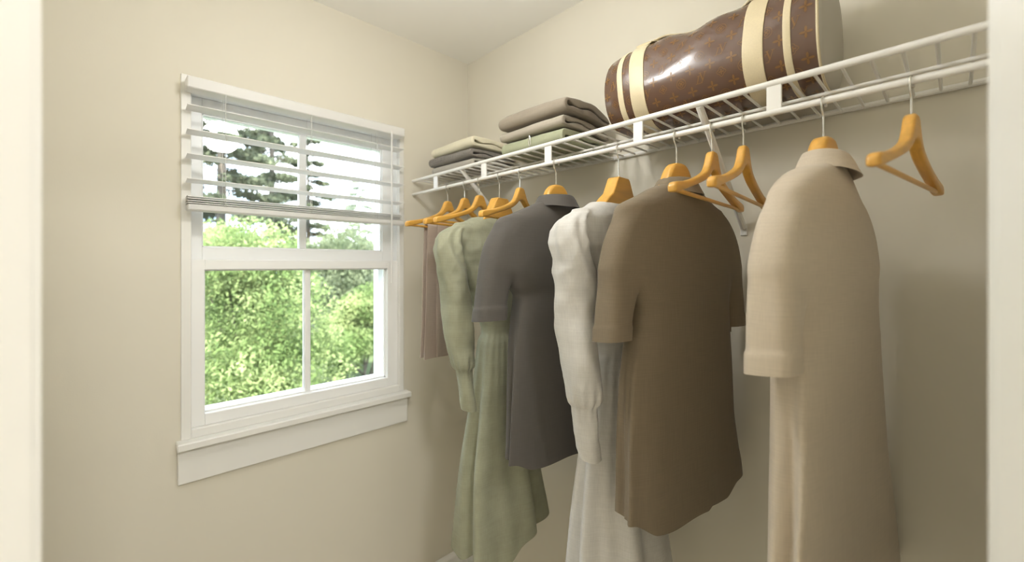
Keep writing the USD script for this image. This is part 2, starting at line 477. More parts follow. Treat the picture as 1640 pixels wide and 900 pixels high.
# ------------------------------------------------------------------ blind
blind = thing("window_blind", "white horizontal slat blind drawn up over the upper half of the window", "blind", (0.54, 1.615, 1.62))


def loc(m, p):
    m.apply_translation(-np.asarray(p, float)); return m


BL = (0.54, 1.615, 1.62)
BX0, BX1 = 0.180, 0.903
obj("headrail", loc(cat_mesh([bx(BX0 - 0.002, BX1 + 0.002, 1.588, 1.645, 1.991, 2.026, 0.003)]), BL), M_SLAT, blind)


def slat(z, tilt=0.0, dy=0.0):
    n, wv = 9, 0.050
    u = np.linspace(-wv / 2, wv / 2, n)
    prof = [(a, -0.0022 * (2 * a / wv) ** 2 + 0.0011) for a in u]
    poly = Polygon(prof + [(a, b - 0.0026) for a, b in prof[::-1]])
    m = trimesh.creation.extrude_polygon(poly, BX1 - BX0, engine="earcut")
    v = m.vertices
    ct, s_ = math.cos(tilt), math.sin(tilt)
    m.vertices = np.stack([BX0 + v[:, 2], 1.615 + dy + v[:, 0] * ct - v[:, 1] * s_, z + v[:, 0] * s_ + v[:, 1] * ct], -1)
    return fix(m)


for z in (1.940, 1.866, 1.792, 1.717):
    obj("slat", loc(slat(z, -0.10), BL), M_SLAT, blind)
for k, z in enumerate((1.6665, 1.660, 1.6535, 1.647)):
    obj("slat", loc(slat(z, 0.0, (0.001, -0.0015, 0.0005, -0.001)[k]), BL), M_SLAT, blind)
obj("bottom_rail", loc(bx(BX0, BX1, 1.591, 1.639, 1.622, 1.642, 0.004), BL), M_SLAT, blind)
for x in (0.2754, 0.534, 0.7825):
    obj("ladder_cord", loc(cat_mesh([tube([(x, 1.5875, 1.99), (x, 1.5875, 1.64)], 0.0007, 5), tube([(x, 1.6405, 1.99), (x, 1.6405, 1.64)], 0.0007, 5)]), BL), M_CORD, blind)
    obj("lift_cord", loc(tube([(x + 0.004, 1.612, 1.99), (x + 0.004, 1.612, 1.625)], 0.0008, 5), BL), M_CORD, blind)
obj("wand", loc(tube([(0.8405, 1.580, 2.0), (0.8405, 1.580, 1.392), (0.8405, 1.580, 1.384)], [0.0034, 0.0034, 0.0042], 8), BL), M_SLAT, blind)

# ------------------------------------------------------------------ wire shelf
SX, SZ = 0.98, CAM_H + 0.369               # front rail: distance and height
RZ = CAM_H + 0.310                         # hang rod
YE = YS + 0.004
shelf = thing("wire_shelf", "white coated wire closet shelf with a built in hanging rod", "shelf", (XS, 0.8, SZ))
O = (XS, 0.8, SZ)


def rail(x, z, r, n=14):
    return loc(tube([(x, YE, z), (x, YW - 0.002, z)], r, n), O)


obj("front_rail", rail(SX, SZ, 0.0068), M_WIRE, shelf)
obj("hanging_rod", rail(SX, RZ, 0.0065), M_WIRE, shelf)
obj("middle_rail", rail(1.102, SZ - 0.0066, 0.0042, 10), M_WIRE, shelf)
obj("back_rail", rail(XS - 0.008, SZ + 0.001, 0.0065, 10), M_WIRE, shelf)
k = 0
y = 0.0194 - 3 * 0.0421
while y < YW - 0.012:
    if y > YE:
        obj("wire", loc(tube([(SX + 0.001, y, SZ), (XS - 0.006, y, SZ)], 0.0031, 8), O), M_WIRE, shelf)
    y += 0.0421
for y in (1.472, 1.166, 0.861, 0.557, 0.253, -0.052):
    obj("rod_hanger_plate", loc(bx(SX - 0.003, SX + 0.003, y - 0.0135, y + 0.0135, RZ + 0.004, SZ - 0.003, 0.0012), O), M_WIRE, shelf)
for y in (1.305, 0.405):
    # flattened support brace from the front rail back down to the wall
    a, b = np.array([SX + 0.004, y, SZ - 0.004]), np.array([XS - 0.006, y, 1.560])
    q = tube([a, a + (b - a) * 0.04, a + (b - a) * 0.96, b], [0.0085, 0.0085, 0.0085, 0.0085], 10)
    foot = bx(XS - 0.005, XS, y - 0.009, y + 0.009, 1.538, 1.566, 0.002)
    br = obj("support_brace", loc(q, O), M_WIRE, shelf)
    obj("brace_foot", loc(foot, O), M_WIRE, br)

# ------------------------------------------------------------------ hangers


def hook(neck_drop):
    """Wire hook: stem from the neck (z = 0) and a loop over the rod's centre at z = neck_drop."""
    R = 0.0112
    c = neck_drop - 0.003
    pts = [(0, -0.012), (0, c - 0.030), (-0.003, c - 0.0225), (-0.0085, c - 0.014)]
    for w in np.radians(np.arange(205, -31, -15)):
        pts.append((R * math.cos(w), c + R * math.sin(w)))
    P = np.array([(a, 0, b) for a, b in pts])
    m = tube(P, 0.00165, 8)
    ball = trimesh.creation.icosphere(2, 0.0028); ball.apply_translation(P[-1])
    return cat_mesh([m, ball])


def mirror_poly(up, lo):
    """Closed outline from its right half: upper line from the middle outwards, lower line back."""
    h = up + lo[::-1]
    left = [(-a, b) for a, b in h[::-1]]
    P = [p for p in h] + [p for p in left if abs(p[0]) > 1e-6]
    return Polygon(P)


def spline(pts, n):
    p = np.array(pts, float)
    d = np.r_[0, np.cumsum(np.linalg.norm(np.diff(p, axis=0), axis=1))]
    t = np.linspace(0, d[-1], n)
    return [tuple(q) for q in np.stack([PchipInterpolator(d, p[:, k])(t) for k in (0, 1)], -1)]


def hanger_slim():
    up = spline([(0, 0), (0.010, -0.0005), (0.017, -0.006), (0.023, -0.017), (0.032, -0.033), (0.046, -0.048), (0.075, -0.062), (0.12, -0.077), (0.165, -0.088), (0.195, -0.093), (0.211, -0.097), (0.2165, -0.104), (0.215, -0.113)], 30)
    lo = spline([(0, -0.041), (0.012, -0.044), (0.026, -0.055), (0.05, -0.069), (0.09, -0.083), (0.14, -0.0975), (0.175, -0.1075), (0.20, -0.1145), (0.2135, -0.1155)], 26)
    return mirror_poly(up, lo)


def bend(m, amount):
    """Hangers curve gently forward towards their ends."""
    v = m.vertices.copy(); v[:, 1] += amount * (v[:, 0] / 0.21) ** 2; m.vertices = v
    return m


def make_slim(label, loc_, rz):
    t = thing("wooden_hanger", label, "hanger", loc_, rz, "empty wooden hangers")
    obj("hanger_body", slab(hanger_slim(), 0.0175, 0.005, 4), M_WOOD, t, smooth=50)
    obj("trouser_bar", tube([(-0.198, 0, -0.1095), (0.198, 0, -0.1095)], 0.0042, 10), M_WOOD, t)
    obj("hook", hook(RZ - 1.709), M_STEEL, t)
    return t


NECK = 1.709
make_t = make_slim("rightmost empty wooden hanger, hanging alone right of the beige shirt dress", (SX, 0.050, NECK), -7.5)
for (y, rz, lab) in ((0.3105, 4.2, "empty wooden hanger just left of the beige shirt dress, its far end behind the sleeve"),
                     (0.3755, 2.5, "empty wooden hanger crossing the brown shirt collar"),
                     (0.983, 13.2, "empty wooden hanger in front of the green dress hanger, left of the charcoal polo shirt"),
                     (1.190, 8.3, "empty wooden hanger between the taupe trousers and the green dress, nearer to the dress"),
                     (1.278, 14.0, "empty wooden hanger between the trousers and another empty hanger near the window")):
    copy_of(make_t, "wooden_hanger", lab, "hanger", (SX, y, NECK), rz, "empty wooden hangers")
copy_of(make_t, "wooden_hanger", "wooden hanger by the window holding taupe trousers over its bar", "hanger", (SX, 1.388, NECK), 11.9)


def make_block(label, y, rz):
    t = thing("block_hanger", label, "hanger", (SX, y, 1.685), rz)
    P = Polygon([(0.024, 0), (0.030, -0.004), (0.052, -0.044), (0.075, -0.060), (0.105, -0.086), (0.130, -0.106), (0.132, -0.122), (0.126, -0.124), (0.09, -0.104), (0.05, -0.080), (0, -0.072),
                 (-0.05, -0.080), (-0.09, -0.104), (-0.126, -0.124), (-0.132, -0.122), (-0.130, -0.106), (-0.105, -0.086), (-0.075, -0.060), (-0.052, -0.044), (-0.030, -0.004), (-0.024, 0)])
    obj("hanger_body", slab(P, 0.034, 0.004, 3), M_WOOD, t)
    obj("hook", hook(RZ - 1.685), M_STEEL, t)
    return t


def make_dome(label, y, rz):
    t = thing("dome_hanger", label, "hanger", (SX, y, 1.697), rz)
    up = spline([(0, 0), (0.014, -0.001), (0.026, -0.008), (0.036, -0.020), (0.045, -0.038), (0.060, -0.062), (0.09, -0.088), (0.13, -0.115), (0.150, -0.130), (0.152, -0.140)], 24)
    lo = spline([(0, -0.075), (0.04, -0.085), (0.09, -0.112), (0.14, -0.143), (0.149, -0.145)], 14)
    obj("hanger_body", slab(mirror_poly(up, lo), 0.030, 0.009, 4), M_WOOD, t, smooth=50)
    obj("hook", hook(RZ - 1.697), M_STEEL, t)
    return t


TH = dict(polo=9, brown=12, coat=8, white=0, green=0)
GY = dict(polo=0.83, brown=0.457, coat=0.171, white=0.614, green=1.083)
hb = make_block("flat topped wooden hanger holding the green dress", GY["green"], 6)
copy_of(hb, "block_hanger", "flat topped wooden hanger holding the off white dress", "hanger", (SX, GY["white"], 1.685), 2)
hd = make_dome("round topped wooden hanger inside the charcoal polo collar", GY["polo"], -TH["polo"])
copy_of(hd, "dome_hanger", "round topped wooden hanger inside the brown linen shirt collar", "hanger", (SX, GY["brown"], 1.697), -TH["brown"])
copy_of(hd, "dome_hanger", "round topped wooden hanger inside the beige shirt dress collar", "hanger", (SX, GY["coat"], 1.697), -TH["coat"])

# ------------------------------------------------------------------ clothes
GRID = 0.004


def tab(rows):
    """Rows (z, c, a, b[, ct]) to functions of z."""
    r = np.array(sorted([tuple(x) + (0.0,) * (5 - len(x)) for x in rows]))
    return [PchipInterpolator(r[:, 0], r[:, k], extrapolate=True) for k in range(1, 5)], r[0, 0], r[-1, 0]


def tube_field(S, T, Z, rows, n=2.7, folds=None, cut=False):
    fs, lo, hi = tab(rows)
    z = np.clip(Z[0, 0], lo, hi)
    c, a, b, ct = (f(z)[None, None] for f in fs)
    p, q = (S - c) / a, (T - ct) / b
    n = n(Z) if callable(n) else n
    r = (np.abs(p) ** n + np.abs(q) ** n) ** (1 / n)
    if folds is not None:
        r = r / (1 + folds(np.arctan2(q, p), Z, p, q))
    d = (r - 1) * np.minimum(a, b)
    return np.maximum(d, Z - hi) if cut else d


def clip(v, f, n, g):
    """Cuts the mesh along g = 0 (given at the vertices), keeping g < 0: hems are exact edges."""
    s = g < 0
    cnt = s[f].sum(1)
    e = np.sort(np.vstack([f[:, [0, 1]], f[:, [1, 2]], f[:, [2, 0]]]), 1)
    e = np.unique(e[s[e[:, 0]] != s[e[:, 1]]], axis=0)                # every crossed edge gives one new vertex
    w = (g[e[:, 0]] / (g[e[:, 0]] - g[e[:, 1]]))[:, None]
    key = e[:, 0] * len(v) + e[:, 1]

    def cross(a, b):
        return len(v) + np.searchsorted(key, np.minimum(a, b) * len(v) + np.maximum(a, b))

    out = [f[cnt == 3]]
    for k in (1, 2):
        t = f[cnt == k]
        if not len(t):
            continue
        o = (s[t] == (k == 1)).argmax(1)                              # the corner that is alone on its side
        t = np.stack([t[np.arange(len(t)), (o + m) % 3] for m in range(3)], 1)
        p, q = cross(t[:, 0], t[:, 1]), cross(t[:, 0], t[:, 2])
        out += [np.stack([t[:, 0], p, q], 1)] if k == 1 else [np.stack([p, t[:, 1], t[:, 2]], 1), np.stack([p, t[:, 2], q], 1)]
    V = np.vstack([v, v[e[:, 0]] + w * (v[e[:, 1]] - v[e[:, 0]])])
    N = np.vstack([n, n[e[:, 0]] + w * (n[e[:, 1]] - n[e[:, 0]])])
    return V, np.vstack(out), N


def at_points(G, p, org, h):
    """Trilinear samples of a grid."""
    q = np.clip((p - org) / h, 0, np.array(G.shape) - 1.001)
    i = q.astype(int); w = q - i
    r = 0
    for a, b, c in np.ndindex(2, 2, 2):
        r = r + G[i[:, 0] + a, i[:, 1] + b, i[:, 2] + c] * (w[:, 0] if a else 1 - w[:, 0]) * (w[:, 1] if b else 1 - w[:, 1]) * (w[:, 2] if c else 1 - w[:, 2])
    return r


def garment(name, label, cat, y, rz, body, sleeves, mat, kfun, hem, cuff, folds, sfolds, zr, parts, zsplit=None, warp=None, half=0.37, thalf=0.11, z_sleeve=1.6, cuff_step=None, n=2.7, ns=3.4, crumple=0.0):
    h = GRID
    s = np.arange(-half, half + h, h); t = np.arange(-thalf, thalf + h, h); z = np.arange(zr[0] - 3 * h, zr[1] + 3 * h, h)
    S, T, Z = np.meshgrid(s, t, z, indexing="ij", sparse=True)
    one = np.zeros((len(s), len(t), len(z)), np.float32)
    S, T, Z = S.astype(np.float32), T.astype(np.float32), Z.astype(np.float32)
    S2, T2 = warp(S + one, T + one, Z + one) if warp is not None else (S, T)
    db = tube_field(S2, T2, Z, body, folds=folds, n=n)
    ds = one + 1.0
    for rows, sg in sleeves:
        mir = [(r[0], sg * r[1]) + tuple(r[2:]) for r in rows]
        d = tube_field(S2, T2, Z, mir, folds=sfolds, cut=True, n=ns)
        d = np.maximum(d, (cuff(S, T) - 0.009) - Z)
        if cuff_step:
            d = d - cuff_step[1] * smoothstep(cuff_step[0] + 0.003, cuff_step[0] - 0.003, Z + cuff_step[2] * (T))
        ds = np.minimum(ds, d)
    if crumple:
        P = np.stack(np.broadcast_arrays(S * 22, T * 22, Z * 15), -1)
        ridge = np.abs(meshkit.noise(P, 71) - 0.5) * 2 - 0.35 + 0.6 * (np.abs(meshkit.noise(P * 2.1, 72) - 0.5) * 2 - 0.35)
        top = smoothstep(1.30, 1.50, Z)
        ds = ds + crumple * (0.35 + 0.65 * top) * ridge
        db = db + crumple * 0.45 * smoothstep(1.2, 1.4, Z) * ridge
    k = kfun(Z)
    hh = np.clip(0.5 + 0.5 * (ds - db) / k, 0, 1)
    U = ds + (db - ds) * hh - k * hh * (1 - hh)
    # cloth: a hollow skin, open at the neck; hems and cuffs are cut below
    F = np.maximum(np.maximum(U, zr[0] - h - Z), np.maximum(Z - body[0][0], -(U + 0.011)))
    org = np.array([s[0], t[0], z[0]])
    v, f = surface_nets(F, org, h)
    v = relax(v, f, 4)
    nn = vertex_normals(v, f)
    end = np.where(at_points(ds, v, org, h) < at_points(db, v, org, h), np.maximum(cuff(v[:, 0], v[:, 1]), hem(v[:, 0], v[:, 1])), hem(v[:, 0], v[:, 1])) - v[:, 2]
    # the cut along the arm: where sleeve and body part, each keeps its own edge
    v, f, nn = clip(v, f, nn, end)
    root = thing(name, label, cat, (SX, y, 0), rz)
    c = v[f].mean(1)
    insl = (at_points(ds, c, org, h) < at_points(db, c, org, h)) & (c[:, 2] < z_sleeve)
    z_c = zsplit or {}
    lab = np.zeros(len(f), int)            # 0 body
    lab[insl & (c[:, 0] < 0)] = 1
    lab[insl & (c[:, 0] >= 0)] = 2
    if "cuff" in z_c:
        cz = c[:, 2] + (cuff_step[2] * c[:, 1] if cuff_step else 0)
        lab[(lab == 1) & (cz < z_c["cuff"])] = 3
        lab[(lab == 2) & (cz < z_c["cuff"])] = 4
    if "skirt" in z_c:
        lab[(lab == 0) & (c[:, 2] < z_c["skirt"])] = 5
    # small islands of one part inside another join their surroundings
    adj = trimesh.graph.face_adjacency(f)
    for _ in range(2):
        same = lab[adj[:, 0]] == lab[adj[:, 1]]
        nc, comp = sparse.csgraph.connected_components(sparse.coo_matrix((np.ones(same.sum()), tuple(adj[same].T)), (len(f), len(f))), directed=False)
        size = np.bincount(comp, minlength=nc)
        biggest = []
        for i in range(6):
            on = np.unique(comp[lab == i])
            if len(on):
                top2 = on[np.argsort(-size[on])[:2]]                  # outer and inner face of the cloth
                biggest += [q for q in top2 if size[q] > 0.2 * size[top2[0]]]
        stray = ~np.isin(comp, biggest)
        for _ in range(60):
            a, b = adj[:, 0], adj[:, 1]
            m1, m2 = stray[a] & ~stray[b], stray[b] & ~stray[a]
            if not (m1.any() or m2.any()):
                break
            lab[a[m1]] = lab[b[m1]]; stray[a[m1]] = False
            lab[b[m2]] = lab[a[m2]]; stray[b[m2]] = False
        drop = stray
    f, lab = f[~drop], lab[~drop]
    for i, nm in ((0, parts), (1, "sleeve"), (2, "sleeve"), (3, "cuff"), (4, "cuff"), (5, "skirt")):
        if (lab == i).any():
            raw(nm, *sub(v, f, nn, lab == i), mat, root)
    return root


def collar(root, mat, zt, a, b, stand=0.030, fall=0.036, flare=0.016, drop=0.030, gap=0.35, ct=0.0, lean=0.0):
    """A folded shirt collar: stand up round the neck, fold over, fall outwards; open at the front (t > 0)."""
    na = 72
    ang = np.linspace(PI / 2 + gap, PI / 2 + 2 * PI - gap, na)      # starts and ends at the front opening
    th_ = 0.0032
    prof = [(0.0, -stand), (0.0, -stand * 0.4), (0.0008, -0.005), (0.0035, -0.0008), (0.0065, 0.0), (0.0095, -0.003), (0.0105 + flare * 0.3, -fall * 0.35), (0.0105 + flare * 0.65, -fall * 0.7), (0.0105 + flare, -fall)]
    prof += [(0.0105 + flare - th_, -fall + 0.0006), (0.0105 + flare * 0.6 - th_, -fall * 0.68), (0.009 + flare * 0.2 - th_ * 0.6, -fall * 0.32), (0.006, -0.006), (0.004, -0.009), (0.0035, -stand)]
    V = []
    for w in ang:
        front = smoothstep(0.55, 1.0, math.sin(w))                   # 1 at the front
        k = 1 + 0.5 * front + 0.05 * math.sin(3 * w)                 # collar points reach further down
        dz = zt - drop * front + lean * math.cos(w)
        for (o, hgt) in prof:
            V.append(((a + o) * math.cos(w), ct + (b + o) * math.sin(w), dz + hgt * (k if o > 0.0105 else 1)))
    n = len(prof)
    ends = [[0, i, i + 1] for i in range(1, n - 1)] + [[(na - 1) * n, (na - 1) * n + i + 1, (na - 1) * n + i] for i in range(1, n - 1)]
    m = trimesh.Trimesh(np.array(V), np.vstack([grid_faces(na, n, wrap_v=True), ends]), process=False)
    obj("collar", fix(m), mat, root, smooth=55)


def shirt_folds(amp, seed, z0=1.45, z1=0.9, ks=((3, 0.5), (5, 0.35), (8, 0.25))):
    r = np.random.default_rng(seed)
    ph = r.uniform(0, 2 * PI, len(ks)); tw = r.uniform(-1.2, 1.2, len(ks))

    def f(w, Z, p, q):
        g = smoothstep(z0, z1, Z)
        side = np.exp(-((w + 2.66) / 0.13) ** 2) - 0.8 * np.exp(-((w + 2.95) / 0.13) ** 2)      # the pressed side seam
        return amp * g * sum(a * np.cos(k * w + ph[i] + tw[i] * (Z - 1.2)) for i, (k, a) in enumerate(ks)) + 0.07 * g * side
    return f


def sleeve_folds(amp, seed):
    r = np.random.default_rng(seed)
    a, b, c = r.uniform(0, 6, 3)

    def f(w, Z, p, q):
        return amp * (0.5 * np.sin(2 * w + 14 * Z + a) + 0.3 * np.sin(3 * w - 22 * Z + b))
    return f


def wavy(amp, seed):
    def g(S, T, Z):
        q = 5.0
        P = np.stack([S * q, T * q, Z * q * 0.55], -1)
        return S + amp * (meshkit.noise(P, seed) - 0.5), T + amp * (meshkit.noise(P, seed + 9) - 0.5)
    return g


k_shirt = lambda Z: 0.004 + 0.012 * smoothstep(1.40, 1.46, Z)
n_shirt = lambda Z: 2.6 + 0.7 * smoothstep(1.35, 1.0, Z)

# brown linen shirt
BODY = [(1.645, 0, 0.045, 0.026), (1.630, -0.006, 0.084, 0.034), (1.620, -0.008, 0.103, 0.037), (1.610, -0.010, 0.122, 0.040), (1.60, -0.013, 0.145, 0.042), (1.585, -0.014, 0.175, 0.044), (1.565, -0.010, 0.190, 0.046), (1.53, -0.004, 0.203, 0.048), (1.49, -0.004, 0.213, 0.050), (1.45, -0.004, 0.214, 0.052), (1.41, 0.006, 0.190, 0.053), (1.37, 0.016, 0.166, 0.053), (1.30, 0.012, 0.172, 0.053), (1.20, 0.008, 0.179, 0.052), (1.10, 0.006, 0.180, 0.052), (1.00, 0.013, 0.188, 0.053), (0.95, 0.019, 0.195, 0.054), (0.85, 0.022, 0.202, 0.056)]
POLO_BODY = [(1.645, 0.003, 0.055, 0.026), (1.630, 0.002, 0.092, 0.034), (1.620, -0.003, 0.111, 0.037), (1.610, -0.008, 0.129, 0.040), (1.60, -0.014, 0.147, 0.042), (1.585, -0.027, 0.173, 0.044), (1.565, -0.026, 0.190, 0.046), (1.53, -0.024, 0.203, 0.048), (1.49, -0.022, 0.212, 0.050), (1.45, -0.018, 0.212, 0.052), (1.41, -0.002, 0.190, 0.053)] + BODY[11:]
SLEEVE = [(1.585, -0.125, 0.020, 0.018), (1.565, -0.138, 0.034, 0.026), (1.53, -0.157, 0.046, 0.031), (1.50, -0.169, 0.050, 0.033), (1.45, -0.185, 0.051, 0.034), (1.40, -0.199, 0.041, 0.034), (1.35, -0.209, 0.035, 0.034), (1.30, -0.213, 0.033, 0.034), (1.20, -0.216, 0.033, 0.034)]


def shirt_hem(base, side, w=0.176):
    # straight hem with rounded side corners and a short slit in the near side seam
    return lambda S, T: base + side * smoothstep(0.125, w + 0.005, np.abs(S)) + 0.004 * np.sin(S * 30 + 1.0) + 0.008 * smoothstep(0.04, 0.06, S)


brown = garment("shirt", "brown linen short sleeved shirt with collar, its back to the room", "shirt", GY["brown"], -TH["brown"], BODY, [(SLEEVE, 1), (SLEEVE, -1)], M_BROWN, k_shirt,
                shirt_hem(0.884, 0.022), lambda S, T: 1.302 - 0.10 * (T + 0.06) + 0 * S, shirt_folds(0.10, 3), sleeve_folds(0.02, 5), (0.86, 1.645), "body", {"cuff": 1.326}, wavy(0.008, 3), z_sleeve=1.53, cuff_step=(1.328, 0.0022, 0.10), n=n_shirt)
collar(brown, M_BROWN, 1.657, a=0.038, b=0.033, lean=-0.002)

# beige shirt dress, the same cut but longer
coat_body = list(zip((1.645, 1.63, 1.62, 1.61, 1.60, 1.585, 1.565, 1.53, 1.49, 1.45, 1.41, 1.37, 1.3, 1.2, 1.1, 1.0, 0.9, 0.74),
                     (0, -0.014, -0.023, -0.028, -0.031, -0.030, -0.021, -0.010, -0.004, -0.001, 0.010, 0.022, 0.026, 0.028, 0.029, 0.043, 0.063, 0.090),
                     (0.040, 0.078, 0.099, 0.113, 0.127, 0.147, 0.170, 0.195, 0.212, 0.220, 0.206, 0.192, 0.197, 0.202, 0.206, 0.226, 0.250, 0.275),
                     (0.026, 0.034, 0.037, 0.040, 0.042, 0.044, 0.046, 0.048, 0.050, 0.052, 0.053, 0.052, 0.052, 0.052, 0.053, 0.054, 0.055, 0.058)))
coat_sl = [(1.585, -0.110, 0.020, 0.018), (1.565, -0.125, 0.034, 0.026), (1.53, -0.152, 0.046, 0.031), (1.50, -0.163, 0.051, 0.033), (1.45, -0.177, 0.056, 0.035), (1.40, -0.196, 0.044, 0.035), (1.35, -0.207, 0.037, 0.035), (1.30, -0.213, 0.033, 0.035), (1.20, -0.217, 0.032, 0.035)]
coat = garment("shirt_dress", "long beige linen shirt dress with collar and elbow sleeves", "shirt dress", GY["coat"], -TH["coat"], coat_body, [(coat_sl, 1), ([(z, c + 0.035, a, b) for z, c, a, b in SLEEVE], -1)], M_BEIGE, k_shirt,
               lambda S, T: 0.835 - 0.05 * S + 0.012 * np.sin(S * 17) + 0 * T, lambda S, T: 1.292 - 0.12 * (T + 0.06) + 0 * S, shirt_folds(0.12, 8), sleeve_folds(0.02, 2), (0.79, 1.645), "body", {"cuff": 1.318}, wavy(0.008, 7), z_sleeve=1.53, cuff_step=(1.320, 0.0024, 0.12), n=n_shirt)
collar(coat, M_BEIGE, 1.660, a=0.036, b=0.031, flare=0.016, fall=0.038, lean=-0.008)

# charcoal polo
POLO_SL = [(1.585, -0.135, 0.020, 0.018), (1.565, -0.155, 0.034, 0.026), (1.53, -0.180, 0.044, 0.032), (1.50, -0.192, 0.048, 0.034), (1.45, -0.207, 0.049, 0.036), (1.40, -0.222, 0.043, 0.036), (1.35, -0.231, 0.041, 0.036), (1.30, -0.236, 0.041, 0.036), (1.20, -0.240, 0.041, 0.036)]
polo = garment("polo_shirt", "charcoal grey short sleeved polo shirt with collar", "shirt", GY["polo"], -TH["polo"], POLO_BODY, [(POLO_SL, 1), (POLO_SL, -1)], M_CHAR, k_shirt,
               shirt_hem(0.896, 0.016), lambda S, T: 1.312 - 0.10 * (T + 0.06) + 0 * S, shirt_folds(0.07, 12), sleeve_folds(0.012, 6), (0.86, 1.645), "body", {"cuff": 1.340}, wavy(0.006, 17), z_sleeve=1.53, cuff_step=(1.342, 0.0022, 0.10), n=n_shirt)
collar(polo, M_CHAR, 1.662, a=0.047, b=0.042, fall=0.036)

# the two dresses: wide neck, puffed sleeves gathered into long cuffs, gathered waist, flared skirt
DRESS = [(1.613, 0, 0.112, 0.028), (1.602, 0, 0.140, 0.036), (1.588, 0, 0.168, 0.042), (1.568, 0, 0.186, 0.047), (1.54, 0, 0.186, 0.052), (1.48, 0, 0.166, 0.060), (1.40, 0, 0.142, 0.064), (1.30, 0, 0.100, 0.058), (1.245, 0, 0.068, 0.048), (1.232, 0, 0.066, 0.047), (1.20, 0, 0.078, 0.056), (1.10, 0, 0.090, 0.064), (1.0, 0, 0.106, 0.071), (0.9, 0.002, 0.124, 0.078), (0.8, 0.004, 0.140, 0.088), (0.7, 0.008, 0.152, 0.100), (0.6, 0.012, 0.164, 0.112), (0.42, 0.016, 0.182, 0.128)]
DR_SL = [(1.582, -0.165, 0.014, 0.016), (1.568, -0.190, 0.026, 0.028), (1.55, -0.207, 0.034, 0.036), (1.52, -0.214, 0.037, 0.042), (1.48, -0.208, 0.042, 0.045), (1.42, -0.195, 0.046, 0.047), (1.35, -0.187, 0.043, 0.048), (1.27, -0.183, 0.041, 0.050, -0.008), (1.20, -0.177, 0.039, 0.046, -0.016), (1.16, -0.173, 0.037, 0.041, -0.020), (1.140, -0.171, 0.034, 0.036, -0.022), (1.124, -0.170, 0.025, 0.027, -0.023), (1.06, -0.163, 0.024, 0.026, -0.025), (0.98, -0.150, 0.021, 0.025, -0.026)]


def dress_folds(seed):
    r = np.random.default_rng(seed)
    ph = r.uniform(0, 2 * PI, 4)

    def f(w, Z, p, q):
        g = smoothstep(1.235, 0.80, Z)
        pleat = 0.020 * smoothstep(1.26, 1.22, Z) * smoothstep(0.85, 1.2, Z) * np.cos(19 * w + ph[3] + 2 * np.sin(3 * w))
        body = 0.018 * np.cos(9 * w + ph[2] + 12 * Z) * smoothstep(1.24, 1.30, Z) * smoothstep(1.50, 1.36, Z)
        return pleat + body + g * (0.12 * np.cos(6 * w + ph[0] + 0.8 * (1 - Z)) + 0.06 * np.cos(10 * w + ph[1] - 1.1 * (1 - Z)) + 0.04 * np.cos(3 * w + ph[2]))
    return f


def puff_folds(seed):
    r = np.random.default_rng(seed)
    ph = r.uniform(0, 2 * PI, 4)

    def f(w, Z, p, q):
        cap = smoothstep(1.42, 1.54, Z) * smoothstep(1.592, 1.57, Z)
        g2 = np.exp(-((Z - 1.135) / 0.035) ** 2)
        return 0.11 * cap * np.cos(7 * w + ph[0] + 30 * Z) + 0.09 * g2 * np.cos(11 * w + ph[1]) + 0.06 * np.sin(2 * w + 20 * Z + ph[2]) + 0.045 * np.sin(3 * w - 26 * Z + ph[3]) + 0.02 * np.sin(5 * w + 55 * Z)
    return f


k_dress = lambda Z: 0.004 + 0.014 * smoothstep(1.48, 1.54, Z)


def dress_hem(base, ph):
    return lambda S, T: base + 0.014 * np.sin(np.arctan2(T / 0.65, S) * 5 + ph) + 0.010 * np.sin(np.arctan2(T / 0.65, S) * 3 + 2 * ph) + 0.20 * S + 0.06 * T


for nm, mat, ph, hem, lab in (("white", M_WHITE, 1.0, 0.47, "off white linen dress with long puffed sleeves and gathered cuffs"),
                              ("green", M_SAGE, 2.2, 0.545, "sage green linen dress with puffed sleeves and a gathered waist")):
    garment("dress", lab, "dress", GY[nm], -TH[nm], DRESS, [(DR_SL, 1), (DR_SL, -1)], mat, k_dress, dress_hem(hem, ph), lambda S, T: 1.005 + 0.15 * (T) + 0 * S, dress_folds(int(ph * 10)), puff_folds(int(ph * 20)),
            (0.40, 1.614), "bodice", {"cuff": 1.125, "skirt": 1.235}, wavy(0.018, int(ph * 30)), half=0.27, thalf=0.165, z_sleeve=1.57, n=2.4, ns=2.3, crumple=0.006)

# taupe trousers folded over the bar of the hanger by the window


